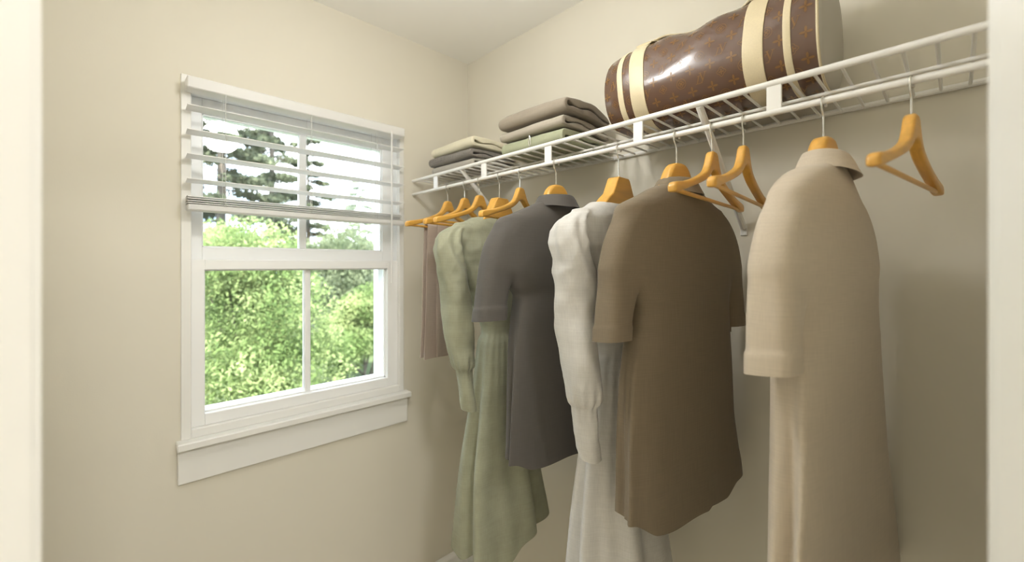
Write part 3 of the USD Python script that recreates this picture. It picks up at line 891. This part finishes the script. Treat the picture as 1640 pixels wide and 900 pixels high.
def leg(s0, s1, z_bar, r_in, thick, zf, zb, seed):
    """One trouser leg, pressed flat and hung over the bar: back end zb, front end zf."""
    c = []
    for z in np.linspace(zb, z_bar, 26)[:-1]:
        c.append((r_in + thick / 2, z, 0.0))
    for w in np.linspace(0, PI, 11):
        c.append(((r_in + thick / 2) * math.cos(w), z_bar + (r_in + thick / 2) * math.sin(w), 0.0))
    for z in np.linspace(z_bar, zf, 26)[1:]:
        c.append((-(r_in + thick / 2), z, 0.0))
    c = np.array(c)[:, :2]
    tg = np.gradient(c, axis=0); tg /= np.linalg.norm(tg, axis=1, keepdims=True)
    nm = np.stack([tg[:, 1], -tg[:, 0]], -1)
    us = np.linspace(-1, 1, 33)
    V = []
    r = np.random.default_rng(seed)
    p1, p2 = r.uniform(0, 6, 2)
    for u in us:
        hth = thick / 2 * (1 - abs(u) ** 5 * 0.85)
        s = (s0 + s1) / 2 + (s1 - s0) / 2 * u
        low = np.clip((z_bar - c[:, 1]) / 0.45, 0, 1)
        wob = low * (0.010 * math.sin(2.2 * u + p1) + 0.004 * np.sin(9 * c[:, 1] + p2))
        band = np.where(np.abs(c[:, 1] - np.where(nm[:, 0] < 0, zf, zb)) < 0.034, 0.0012, 0.0)
        for sg in (1, -1):
            q = c + nm * ((hth + band)[:, None] if np.ndim(hth + band) else hth) * sg
            q[:, 0] += wob
            if sg < 0:
                q = q[::-1]
            V.append(np.stack([np.full(len(q), s) - 0.012 * low[::1 if sg > 0 else -1] * (1 if s1 > s0 else 1), q[:, 0], q[:, 1]], -1))
    V = np.array(V).reshape(len(us), 2 * len(c), 3)
    n = V.shape[1]
    F = grid_faces(len(us), n, wrap_v=True)
    m = len(c)
    cap = []
    for b in (0, (len(us) - 1) * n):
        for i in range(m - 1):
            quad = [b + i, b + i + 1, b + n - 2 - i, b + n - 1 - i]
            cap += [[quad[0], quad[1], quad[2]], [quad[0], quad[2], quad[3]]]
    return fix(trimesh.Trimesh(V.reshape(-1, 3), np.vstack([F, cap]), process=False))


tr = thing("trousers", "taupe trousers folded over a hanger bar beside the window", "trousers", (SX, 1.388, 0), 11.9)
ZB = NECK - 0.1095
obj("leg", leg(-0.118, 0.055, ZB, 0.0046, 0.010, 1.105, 1.110, 1), M_MAUVE, tr, smooth=50)
obj("leg", leg(-0.078, 0.080, ZB + 0.0004, 0.0150, 0.010, 1.112, 1.125, 2), M_MAUVE, tr, smooth=50)

# ------------------------------------------------------------------ folded clothes on the shelf
SHELF_TOP = SZ + 0.0068 + 0.0004


def folded(name, label, cat, x0, x1, y0, y1, z0, h, mat, seed, bulge=0.0, sag=0.0, gap=0.0035, back=0.0, lift=None, taper=0.0):
    """A garment folded into a pad: one smooth fold towards the room, its layers showing at the near end."""
    g = 0.0026
    px, py = 0.02, 0.02
    x = np.arange(x0 - px, x1 + px, g); yv = np.arange(y0 - py, y1 + py, g); z = np.arange(z0 - 0.05, z0 + h + bulge + 0.03, g)
    X, Y, Z = np.meshgrid(x, yv, z, indexing="ij", sparse=True)
    cx, cy = (x0 + x1) / 2, (y0 + y1) / 2
    hx, hy = (x1 - x0) / 2, (y1 - y0) / 2
    u, w = (X - cx) / hx, (Y - cy) / hy
    n = meshkit.noise(np.stack(np.broadcast_arrays(X * 14, Y * 14, 0 * X + seed), -1)[:, :, 0], seed)[:, :, None]
    top = bulge * np.clip(1 - 0.8 * u ** 2 - 0.5 * w ** 2, -0.6, 1) + 0.006 * (n - 0.5)
    if lift is not None:
        base = lift(X, Y)
    else:
        base = 0 * X
    base = base - sag * smoothstep(0.1, 1.3, u)
    zl = (Z - z0 - base) / (1 + (top) / h - taper * smoothstep(0.1, 1.2, u))                              # 0 .. h inside the pad
    r = h * 0.48
    qx, qy, qz = np.abs(X - cx) - hx + r, np.abs(Y - cy) - hy + r * 0.55, np.abs(zl - h / 2) - h / 2 + r
    qy = np.where(Y < cy, np.abs(Y - cy) - hy + 0.006, qy)
    ry = np.where(Y < cy, 0.006, r * 0.55)
    d2 = np.sqrt(np.maximum(qx, 0) ** 2 + np.maximum(qz, 0) ** 2) + np.minimum(np.maximum(qx, qz), 0) - r     # rounded section in x, z
    dy = qy - ry
    d = np.maximum(d2, dy) if True else d2
    k = 0.006
    hh = np.clip(0.5 - 0.5 * (dy - d2) / k, 0, 1)
    d = dy + (d2 - dy) * hh + k * hh * (1 - hh)
    # the slit between upper and lower layer: a loop near the fold, narrowing inwards
    xs = X - x0
    slit = np.abs(zl - h * 0.47 + 0.003 * np.sin(X * 55 + seed)) - (0.0016 + gap * np.exp(-((xs - 0.026) / 0.016) ** 2) + 0.0012 * smoothstep(0.08, 0.2, xs))
    slit = np.maximum(slit, 0.016 - xs)
    slit = np.maximum(slit, Y - (y0 + 0.05))
    d = np.maximum(d, -slit)
    d = d + 0.0015 * (meshkit.noise(np.stack(np.broadcast_arrays(X * 45, Y * 30, Z * 45), -1), seed + 3) - 0.5)
    v, f = surface_nets(d + 0 * X * Y * Z, np.array([x[0], yv[0], z[0]]), g)
    v = relax(v, f, 3)
    o = np.array([cx, cy, z0])
    root = thing(name, label, cat, o, 0)
    raw("folded_cloth", v - o, f, vertex_normals(v, f), mat, root)
    return root


# by the window: cream over grey over light grey
folded("folded_sweater", "light grey folded sweater at the bottom of the stack by the window", "sweater", 1.000, 1.235, 1.264, 1.535, SHELF_TOP, 0.033, M_LGREY, 5, 0.002)
folded("folded_sweater", "dark grey melange folded sweater in the middle of the stack by the window", "sweater", 0.992, 1.238, 1.262, 1.548, SHELF_TOP + 0.038, 0.032, M_GREY, 9, 0.003)
folded("folded_sweater", "cream folded sweater on top of the stack by the window", "sweater", 0.996, 1.245, 1.258, 1.532, SHELF_TOP + 0.077, 0.036, M_CREAM, 13, 0.005)
# middle of the shelf: two taupe over green
gs = folded("folded_shirt", "sage green folded shirt under two taupe sweaters", "shirt", 0.998, 1.262, 0.822, 1.096, SHELF_TOP, 0.046, M_GREEN, 21, 0.002, taper=0.22)
folded("folded_sweater", "light taupe folded sweater between the green shirt and the top sweater", "sweater", 0.994, 1.250, 0.818, 1.100, SHELF_TOP + 0.052, 0.030, M_TAUPE2, 27, 0.003, sag=0.008, taper=0.3)
folded("folded_sweater", "dark taupe folded sweater on top of the stack beside the travel bag", "sweater", 0.990, 1.235, 0.806, 1.104, SHELF_TOP + 0.093, 0.041, M_TAUPE, 31, 0.017, sag=0.018, gap=0.006)
# the metal ring fastened on the green shirt's fold
ringpts = [(0.998 - 0.0035 - 0.0 + 0.006 * (1 - math.cos(w)) * 0.25, 0.956 + 0.011 * math.sin(w) * 0.35, SHELF_TOP + 0.027 + 0.0175 * math.cos(w)) for w in np.linspace(0, 2 * PI, 25)]
obj("ring", tube(np.array(ringpts) - np.array([1.13, 0.959, SHELF_TOP]), 0.0012, 6), M_STEEL, gs, label="small silver ring")

# ------------------------------------------------------------------ travel bag
BY0, BY1 = 0.187, 0.700
BCX, BHW, BHH = 1.135, 0.118, 0.117
bag_o = np.array([BCX, (BY0 + BY1) / 2, SHELF_TOP])


def bag_point(y, w, out=0.0):
    """Point of the bag's skin: w = 0 towards the room, 90 degrees up. Soft: it sags between the handles."""
    y, w = np.asarray(y, float), np.asarray(w, float)
    u = (y - BY0) / (BY1 - BY0)
    end = 1 - 0.07 * smoothstep(0.90, 1.0, u) - 0.16 * smoothstep(0.965, 1.0, u) ** 2
    sagz = 1 - 0.03 * np.exp(-((u - 0.55) / 0.20) ** 2) + 0.05 * smoothstep(0.35, 0.0, u)
    n = 2.35
    cw, sw = np.cos(w), np.sin(w)
    r = (np.abs(cw) ** n + np.abs(sw) ** n) ** (-1 / n)
    top = np.where(sw > 0, sagz, 1.0)
    lump = 0.0025 * np.sin(9 * u * PI + 2.5 * np.sin(2 * w)) * smoothstep(0.2, 0.9, sw) * smoothstep(0.15, 0.3, u) * smoothstep(0.9, 0.75, u)
    lump = lump + 0.003 * np.sin(5 * u * PI + 3 * w) * smoothstep(-0.3, 0.3, sw)
    x = -(BHW * end + lump + out) * r * cw
    z = BHH + (BHH * end * top + np.where(sw > 0, lump, 0) + out) * r * sw
    z = np.where(sw < 0, BHH + (BHH + out * 0.3) * r * sw * np.where(end < 1, end, 1.0), z)
    return np.stack(np.broadcast_arrays(BCX + x, y, SHELF_TOP + 0.002 + z), -1) - bag_o


bag = thing("travel_bag", "brown monogram canvas travel bag with cream leather straps lying on the wire shelf", "bag", bag_o, 0)
ny, nw = 120, 120
yy = np.linspace(BY0, BY1, ny)
yy = np.sort(np.r_[yy, np.linspace(BY1 - 0.022, BY1, 14)[:-1]]); ny = len(yy)
ww = np.arange(nw) * 2 * PI / nw
PT = bag_point(yy[:, None], ww[None])
Vb = np.vstack([PT.reshape(-1, 3), [PT[-1].mean(0)]])
Fb = list(grid_faces(ny, nw, wrap_v=True)) + [[ny * nw, (ny - 1) * nw + j, (ny - 1) * nw + (j + 1) % nw] for j in range(nw)]
obj("canvas_body", fix(trimesh.Trimesh(Vb, Fb, process=False)), M_CANVAS, bag, smooth=True)
ring0 = bag_point(np.full(nw, BY0), ww)
Ve, Fe = [], []
for i, (sc, dy) in enumerate(((1.0, 0.0), (0.985, -0.004), (0.93, -0.007), (0.7, -0.008), (0.35, -0.0085))):
    c = ring0.mean(0)
    q = c + (ring0 - c) * sc; q[:, 1] = ring0[:, 1] + dy
    Ve.append(q)
Ve = np.vstack(Ve + [[ring0.mean(0) + [0, -0.0085, 0]]])
Fe = list(grid_faces(5, nw, wrap_v=True)) + [[5 * nw, 4 * nw + j, 4 * nw + (j + 1) % nw] for j in range(nw)]
obj("end_panel", fix(trimesh.Trimesh(Ve, Fe, process=False)), M_ENDCAP, bag, smooth=True, label="plain grey end panel")


def closed_tube(P, r, n=8):
    P = np.asarray(P); m = len(P)
    t = np.roll(P, -1, 0) - np.roll(P, 1, 0); t /= np.linalg.norm(t, axis=1, keepdims=True)
    c = P.mean(0)
    V = []
    for p, tt in zip(P, t):
        a = p - c; a -= tt * (a @ tt); a /= np.linalg.norm(a); b = np.cross(tt, a)
        w = np.arange(n) * 2 * PI / n
        V.append(p + r * (np.cos(w)[:, None] * a + np.sin(w)[:, None] * b))
    return fix(trimesh.Trimesh(np.vstack(V), grid_faces(m, n, True, True), process=False))


obj("piping", closed_tube(bag_point(np.full(nw, BY0 + 0.001), ww, 0.0012), 0.0026), M_LEATHER, bag, smooth=True, label="cream piping round the end panel")


def strap(yc, width, out=0.0028, a0=0.0, a1=2 * PI, wob=0.0, ph=0.0):
    prof = [(-0.5, -0.001), (-0.5, out * 0.7), (-0.44, out), (0.0, out * 1.1), (0.44, out), (0.5, out * 0.7), (0.5, -0.001)]
    w = np.linspace(a0, a1, 121)[:-1] if a1 - a0 > 6.2 else np.linspace(a0, a1, 60)
    V = np.stack([bag_point(yc + u * width + wob * np.sin(2.0 * w + ph), w, o) for u, o in prof], 1)
    return fix(trimesh.Trimesh(V.reshape(-1, 3), grid_faces(len(w), len(prof), wrap_u=a1 - a0 > 6.2, wrap_v=True), process=False))


for yc, wd, o, wob in ((0.586, 0.040, 0.0032, 0.003), (0.303, 0.041, 0.0032, 0.003), (0.634, 0.016, 0.0024, 0.002), (0.2385, 0.014, 0.0024, 0.002)):
    obj("leather_strap", strap(yc, wd, o, wob=wob, ph=yc * 9), M_LEATHER, bag, smooth=40)


def handle_path(a, lift, y0, y1, n=40):
    u = np.linspace(0, 1, n)
    P = []
    for t in u:
        yv = y0 + (y1 - y0) * t
        P.append(bag_point(yv, a + 0.55 * math.sin(PI * t), 0.006 + lift * math.sin(PI * t) ** 0.6))
    return np.array(P)


def flat_band(P, width, th, side):
    """A strap with a rounded flat section along P; side: its width direction at each point."""
    t = np.gradient(P, axis=0); t /= np.linalg.norm(t, axis=1, keepdims=True)
    s = side - t * (side * t).sum(1, keepdims=True); s /= np.linalg.norm(s, axis=1, keepdims=True)
    n = np.cross(t, s)
    prof = [(math.copysign(abs(math.cos(w)) ** 0.5, math.cos(w)) * width / 2, math.sin(w) * th / 2) for w in np.linspace(0, 2 * PI, 13)[:-1]]
    V = np.stack([P + s * a + n * b for a, b in prof], 1)
    k = len(prof)
    F = list(grid_faces(len(P), k, wrap_v=True))
    e = (len(P) - 1) * k
    F += [[0, i, i + 1] for i in range(1, k - 1)] + [[e, e + i + 1, e + i] for i in range(1, k - 1)]
    return fix(trimesh.Trimesh(V.reshape(-1, 3), F, process=False))


for a in (1.15, PI - 1.0):
    P = handle_path(a, 0.012, 0.586, 0.303)
    obj("handle", flat_band(P, 0.020, 0.007, np.tile([0.9, 0, 0.3], (len(P), 1))), M_LEATHER, bag, smooth=50)
# handle tabs, folded over at the top of each wide strap
for yc in (0.586, 0.303):
    ws = np.linspace(0.95, 1.32, 14)
    P = bag_point(np.full(14, yc) - 0.012 * np.linspace(0, 1, 14) ** 2, ws, 0.0065)
    obj("handle_tab", flat_band(P, 0.046, 0.006, np.tile([0, 1.0, 0], (14, 1))), M_LEATHER, bag, smooth=50)


def ring_poly(p, t):
    return p.difference(p.buffer(-t))


def star(n, r0, r1, k=8, rot=0.0):
    """Petals with pointed tips and a narrow waist."""
    w = np.linspace(0, 2 * PI, n * 2 * k, endpoint=False)
    f = np.abs(np.cos(n * w / 2))
    r = r1 + (r0 - r1) * f ** 2.6
    return Polygon(np.stack([r * np.cos(w + rot), r * np.sin(w + rot)], -1))


def quatrefoil(r):
    return union_all([Point(r * 0.52 * math.cos(w), r * 0.52 * math.sin(w)).buffer(r * 0.40, 8) for w in np.arange(4) * PI / 2])


def motif_circle():
    return union_all([ring_poly(Point(0, 0).buffer(0.5, 16), 0.055), ring_poly(quatrefoil(0.36), 0.055), Point(0, 0).buffer(0.06)])


def motif_diamond():
    w = np.linspace(0, 2 * PI, 64, endpoint=False)
    r = 0.36 + 0.17 * np.abs(np.cos(2 * w)) ** 1.5
    d = Polygon(np.stack([r * np.cos(w), r * np.sin(w)], -1))
    return union_all([ring_poly(d, 0.06), star(4, 0.30, 0.06)])


def motif_star():
    return star(4, 0.55, 0.10, rot=0.0).difference(Point(0, 0).buffer(0.05))


def motif_letters():
    l = union_all([Polygon([(-0.40, -0.44), (-0.30, -0.44), (-0.10, 0.22), (-0.20, 0.22)]), sbox(-0.30, 0.19, -0.02, 0.245), Polygon([(-0.52, -0.46), (0.10, -0.46), (0.18, -0.24), (0.13, -0.24), (0.02, -0.40), (-0.52, -0.41)])])
    v = union_all([Polygon([(-0.06, 0.46), (0.06, 0.46), (0.24, -0.16), (0.20, -0.28), (0.14, -0.28)]), Polygon([(0.15, -0.28), (0.21, -0.28), (0.50, 0.46), (0.44, 0.46)]), sbox(-0.16, 0.43, 0.14, 0.48), sbox(0.34, 0.43, 0.60, 0.48)])
    return union_all([l, v])


MOTIFS = []
for p in (motif_star(), motif_circle(), motif_diamond(), motif_letters()):
    ms = [trimesh.creation.triangulate_polygon(g.simplify(0.004), engine="earcut") for g in getattr(p, "geoms", [p])]
    v, f = [], []
    for a, b in ms:
        f.append(np.asarray(b) + sum(len(q) for q in v)); v.append(np.asarray(a))
    v, f = np.vstack(v), np.vstack(f)
    v3, f3 = trimesh.remesh.subdivide_to_size(np.c_[v, 0 * v[:, 0]], f, 0.22)
    MOTIFS.append((v3[:, :2], f3))
PV, PF, cnt = [], [], 0
PER = 0.118 * 2 * PI
rows = 15
straps_at = ((0.586, 0.023), (0.303, 0.023), (0.634, 0.010), (0.2385, 0.009))
for j in range(rows * 2):
    for i in range(14):
        odd = j % 2
        yv = BY0 + 0.020 + (i + 0.5 * odd) * 0.047
        if yv > BY1 - 0.012:
            continue
        kind = 0 if not odd else (1, 2, 3)[(i + (j // 2)) % 3]
        size = (0.0215, 0.0235, 0.020, 0.025)[kind]
        v, f = MOTIFS[kind]
        w0 = (j / 2) * 2 * PI / rows + 0.2
        py = yv + v[:, 0] * size * -1
        pw = w0 + v[:, 1] * size / 0.118
        bad = np.zeros(len(v), bool)
        for c, hw in straps_at:
            bad |= np.abs(py - c) < hw - 0.003
        bad |= (py < BY0 + 0.003) | (py > BY1 - 0.004)
        ok = ~bad[f].any(1)
        if not ok.any():
            continue
        PV.append(bag_point(py, pw, 0.0006)); PF.append(f[ok][:, ::-1] + cnt); cnt += len(v)
vm, fm = np.vstack(PV), np.vstack(PF)
obj("monogram_print", trimesh.Trimesh(vm, fm, process=False), M_GOLD, bag, smooth=False, kind="stuff", label="tan monogram of letters, flowers and stars")

# ------------------------------------------------------------------ lamps of the two rooms


def ceiling_lamp(label, x, y, r, mat):
    t = thing("ceiling_light", label, "ceiling light", (x, y, HC), 0)
    prof = [(0, 0), (r * 1.08, 0), (r * 1.08, -0.022), (r, -0.026), (0, -0.026)]
    obj("base", fix(trimesh.creation.revolve(np.array(prof), sections=48)), M_TRIM, t)
    dome = [(r * 0.985, -0.026)] + [(r * 0.98 * math.cos(w), -0.028 - 0.055 * math.sin(w)) for w in np.linspace(0, PI / 2, 7)]
    obj("diffuser", fix(trimesh.creation.revolve(np.array(dome), sections=32)), mat, t, smooth=True)




def globe_lamp(label, x, y, z, r, mat):
    t = thing("globe_light", label, "ceiling light", (x, y, HC), 0)
    obj("canopy", fix(trimesh.creation.revolve(np.array([(0, 0), (0.06, 0), (0.06, -0.012), (0.02, -0.024), (0, -0.024)]), sections=32)), M_TRIM, t)
    obj("stem", tube([(0, 0, -0.02), (0, 0, z - HC + r * 0.96)], 0.008, 10), M_STEEL, t)
    g = trimesh.creation.icosphere(3, r); g.apply_translation([0, 0, z - HC])
    obj("globe", g, mat, t, smooth=True)


globe_lamp("glass globe light hanging from the closet ceiling", 0.45, 0.75, 2.14, 0.085, M_LAMP)
ceiling_lamp("round flush ceiling light in the hall", *(FW * -0.8 + RT * 0.8)[:2], 0.24, M_HALL)

# ------------------------------------------------------------------ garden beyond the window
G0 = -0.35
obj("ground_lawn", bx(-40, 60, 1.85, 70, G0 - 0.3, G0), M_LAWN, **ST)


def leaves(centres, radii, per, size, seed, squash=0.8, shell=0.5):
    """Leaf blades scattered in the outer layers of round clumps: two bent triangles each."""
    r = np.random.default_rng(seed)
    P, D = [], []
    for c, rad, n in zip(centres, radii, per):
        d = r.normal(size=(n, 3)); d /= np.linalg.norm(d, axis=1, keepdims=True)
        q = d * (shell + (1 - shell) * r.random((n, 1)) ** 0.7) * rad * np.array([1, 1, squash])
        P.append(c + q); D.append(d)
    P, D = np.vstack(P), np.vstack(D)
    n = len(P)
    a = r.normal(size=(n, 3)); a /= np.linalg.norm(a, axis=1, keepdims=True)
    b = np.cross(a, D + 0.8 * r.normal(size=(n, 3))); b /= np.linalg.norm(b, axis=1, keepdims=True)
    c = np.cross(a, b)
    s = size * (0.6 + 0.8 * r.random((n, 1)))
    V = np.stack([P - a * s, P + b * s * 0.42 + c * s * 0.12, P + a * s, P - b * s * 0.42 + c * s * 0.12], 1).reshape(-1, 3)
    k = np.arange(n)[:, None] * 4
    return V, np.vstack([k + [0, 1, 2], k + [0, 2, 3]])


def bush(name, label, cat, x, y, w, h, mat, seed, nleaf=9000, size=0.05, stems=6, clumps=26, base=0.0):
    t = thing(name, label, cat, (x, y, G0), 0)
    r = np.random.default_rng(seed)
    cs, rs = [], []
    for i in range(clumps):
        hh = r.uniform(0.12, 0.92)
        an, rad = r.uniform(0, 2 * PI), math.sqrt(r.random()) * 0.36 * w * math.sqrt(max(0.15, 1 - (hh * 1.0) ** 2.2))
        cs.append((rad * math.cos(an), rad * math.sin(an), base + hh * (h - base))); rs.append(r.uniform(0.12, 0.24) * min(w, h))
    per = [int(nleaf / clumps * q / np.mean(rs)) for q in rs]
    v, f = leaves(np.array(cs), rs, per, size, seed + 1)
    obj("foliage", (v, f), mat, t, smooth=False, kind="stuff")
    st = []
    for i in range(stems):
        c = cs[i * (clumps // stems)]
        st.append(tube([(r.uniform(-0.1, 0.1) * w * 0.5, r.uniform(-0.1, 0.1) * w * 0.5, -0.05), (c[0] * 0.5, c[1] * 0.5, c[2] * 0.5), c], [0.02, 0.015, 0.006], 6))
    obj("stems", cat_mesh(st), M_BARK, t)
    return t


def pine(name, label, x, y, h, w, mat, seed, nleaf=9000, size=0.12, trunk=0.14, z_first=0.12):
    t = thing(name, label, "tree", (x, y, G0), 0)
    r = np.random.default_rng(seed)
    obj("trunk", tube([(0, 0, -0.1), (0.05, 0.03, h * 0.5), (0, 0, h)], [trunk, trunk * 0.65, trunk * 0.1], 10), M_BARK, t)
    cs, rs, br = [], [], []
    nb = 34
    for i in range(nb):
        zz = h * (z_first + (0.97 - z_first) * (i + r.random()) / nb)
        ln = w / 2 * (1 - 0.85 * (zz / h)) * r.uniform(0.55, 1.1) + 0.15
        an = i * 2.4 + r.uniform(-0.4, 0.4)
        e = np.array([ln * math.cos(an), ln * math.sin(an), zz - 0.18 * ln])
        br.append(tube([(0, 0, zz), e], [trunk * 0.22, 0.012], 5))
        for q in (0.45, 0.75, 1.0):
            cs.append(np.array([0, 0, zz]) * (1 - q) + e * q); rs.append(0.16 * w * (0.6 + 0.4 * r.random()) * (1 - 0.55 * zz / h))
    per = [max(6, int(nleaf / len(rs) * q / np.mean(rs))) for q in rs]
    v, f = leaves(np.array(cs), rs, per, size, seed + 1, squash=0.45, shell=0.2)
    obj("foliage", (v, f), mat, t, smooth=False, kind="stuff")
    obj("branches", cat_mesh(br), M_BARK, t, kind="stuff")
    return t


bush("garden_shrub", "bright green shrub close to the window, filling the left lower pane", "shrub", 1.15, 5.2, 2.3, 2.15, M_LEAF1, 41, 42000, 0.024, clumps=44)
bush("garden_shrub", "low bright green shrub outside the right lower pane", "shrub", 2.95, 6.3, 1.6, 1.45, M_LEAF1, 43, 22000, 0.026, clumps=34)
bush("garden_shrub", "olive green rounded shrub behind the lower right pane", "shrub", 3.7, 9.0, 3.0, 2.75, M_LEAF2, 45, 26000, 0.034, clumps=34)
bush("garden_shrub", "tall yellow green shrub rising behind the bright one at left", "shrub", 1.5, 8.4, 2.4, 2.3, M_LEAF1, 47, 18000, 0.036)
bush("garden_shrub", "olive shrub at the far right of the garden", "shrub", 6.8, 11.6, 2.8, 2.4, M_LEAF2, 49, 14000, 0.05)
bush("garden_shrub", "bright green shrub left of the one that fills the window", "shrub", -1.7, 6.0, 2.6, 2.1, M_LEAF1, 53, 18000, 0.034)
bush("garden_shrub", "olive shrub behind the left edge of the window", "shrub", -1.6, 9.6, 3.2, 2.7, M_LEAF2, 55, 14000, 0.045)
bush("garden_shrub", "bright green shrub at the right end of the planting", "shrub", 5.6, 7.4, 2.2, 1.9, M_LEAF1, 57, 14000, 0.034)
pine("pine_tree", "dark pine standing left of the window", -2.2, 14.5, 9.0, 3.6, M_LEAF3, 69, 9000, 0.08, z_first=0.24)
pine("pine_tree", "dark pine with a bare lower trunk, leftmost behind the window", 1.95, 12.0, 8.2, 3.4, M_LEAF3, 61, 14000, 0.07, z_first=0.26)
pine("pine_tree", "dark pine beside the leftmost one, seen through the upper left pane", 4.1, 16.2, 10.4, 3.8, M_LEAF3, 63, 14000, 0.08, z_first=0.24)
pine("pine_tree", "smaller dark pine at the middle of the window", 7.2, 22.0, 8.6, 3.6, M_LEAF3, 65, 9000, 0.10, z_first=0.2)
pine("young_tree", "pale thin tree against the sky in the upper right pane", 8.0, 18.0, 5.6, 2.4, M_LEAF4, 67, 4200, 0.08, 0.08)
bush("far_hedge", "pale grey green hedge along the far edge of the garden", "hedge", 13.0, 29.0, 10.0, 3.4, M_LEAF4, 51, 9000, 0.16, clumps=40)
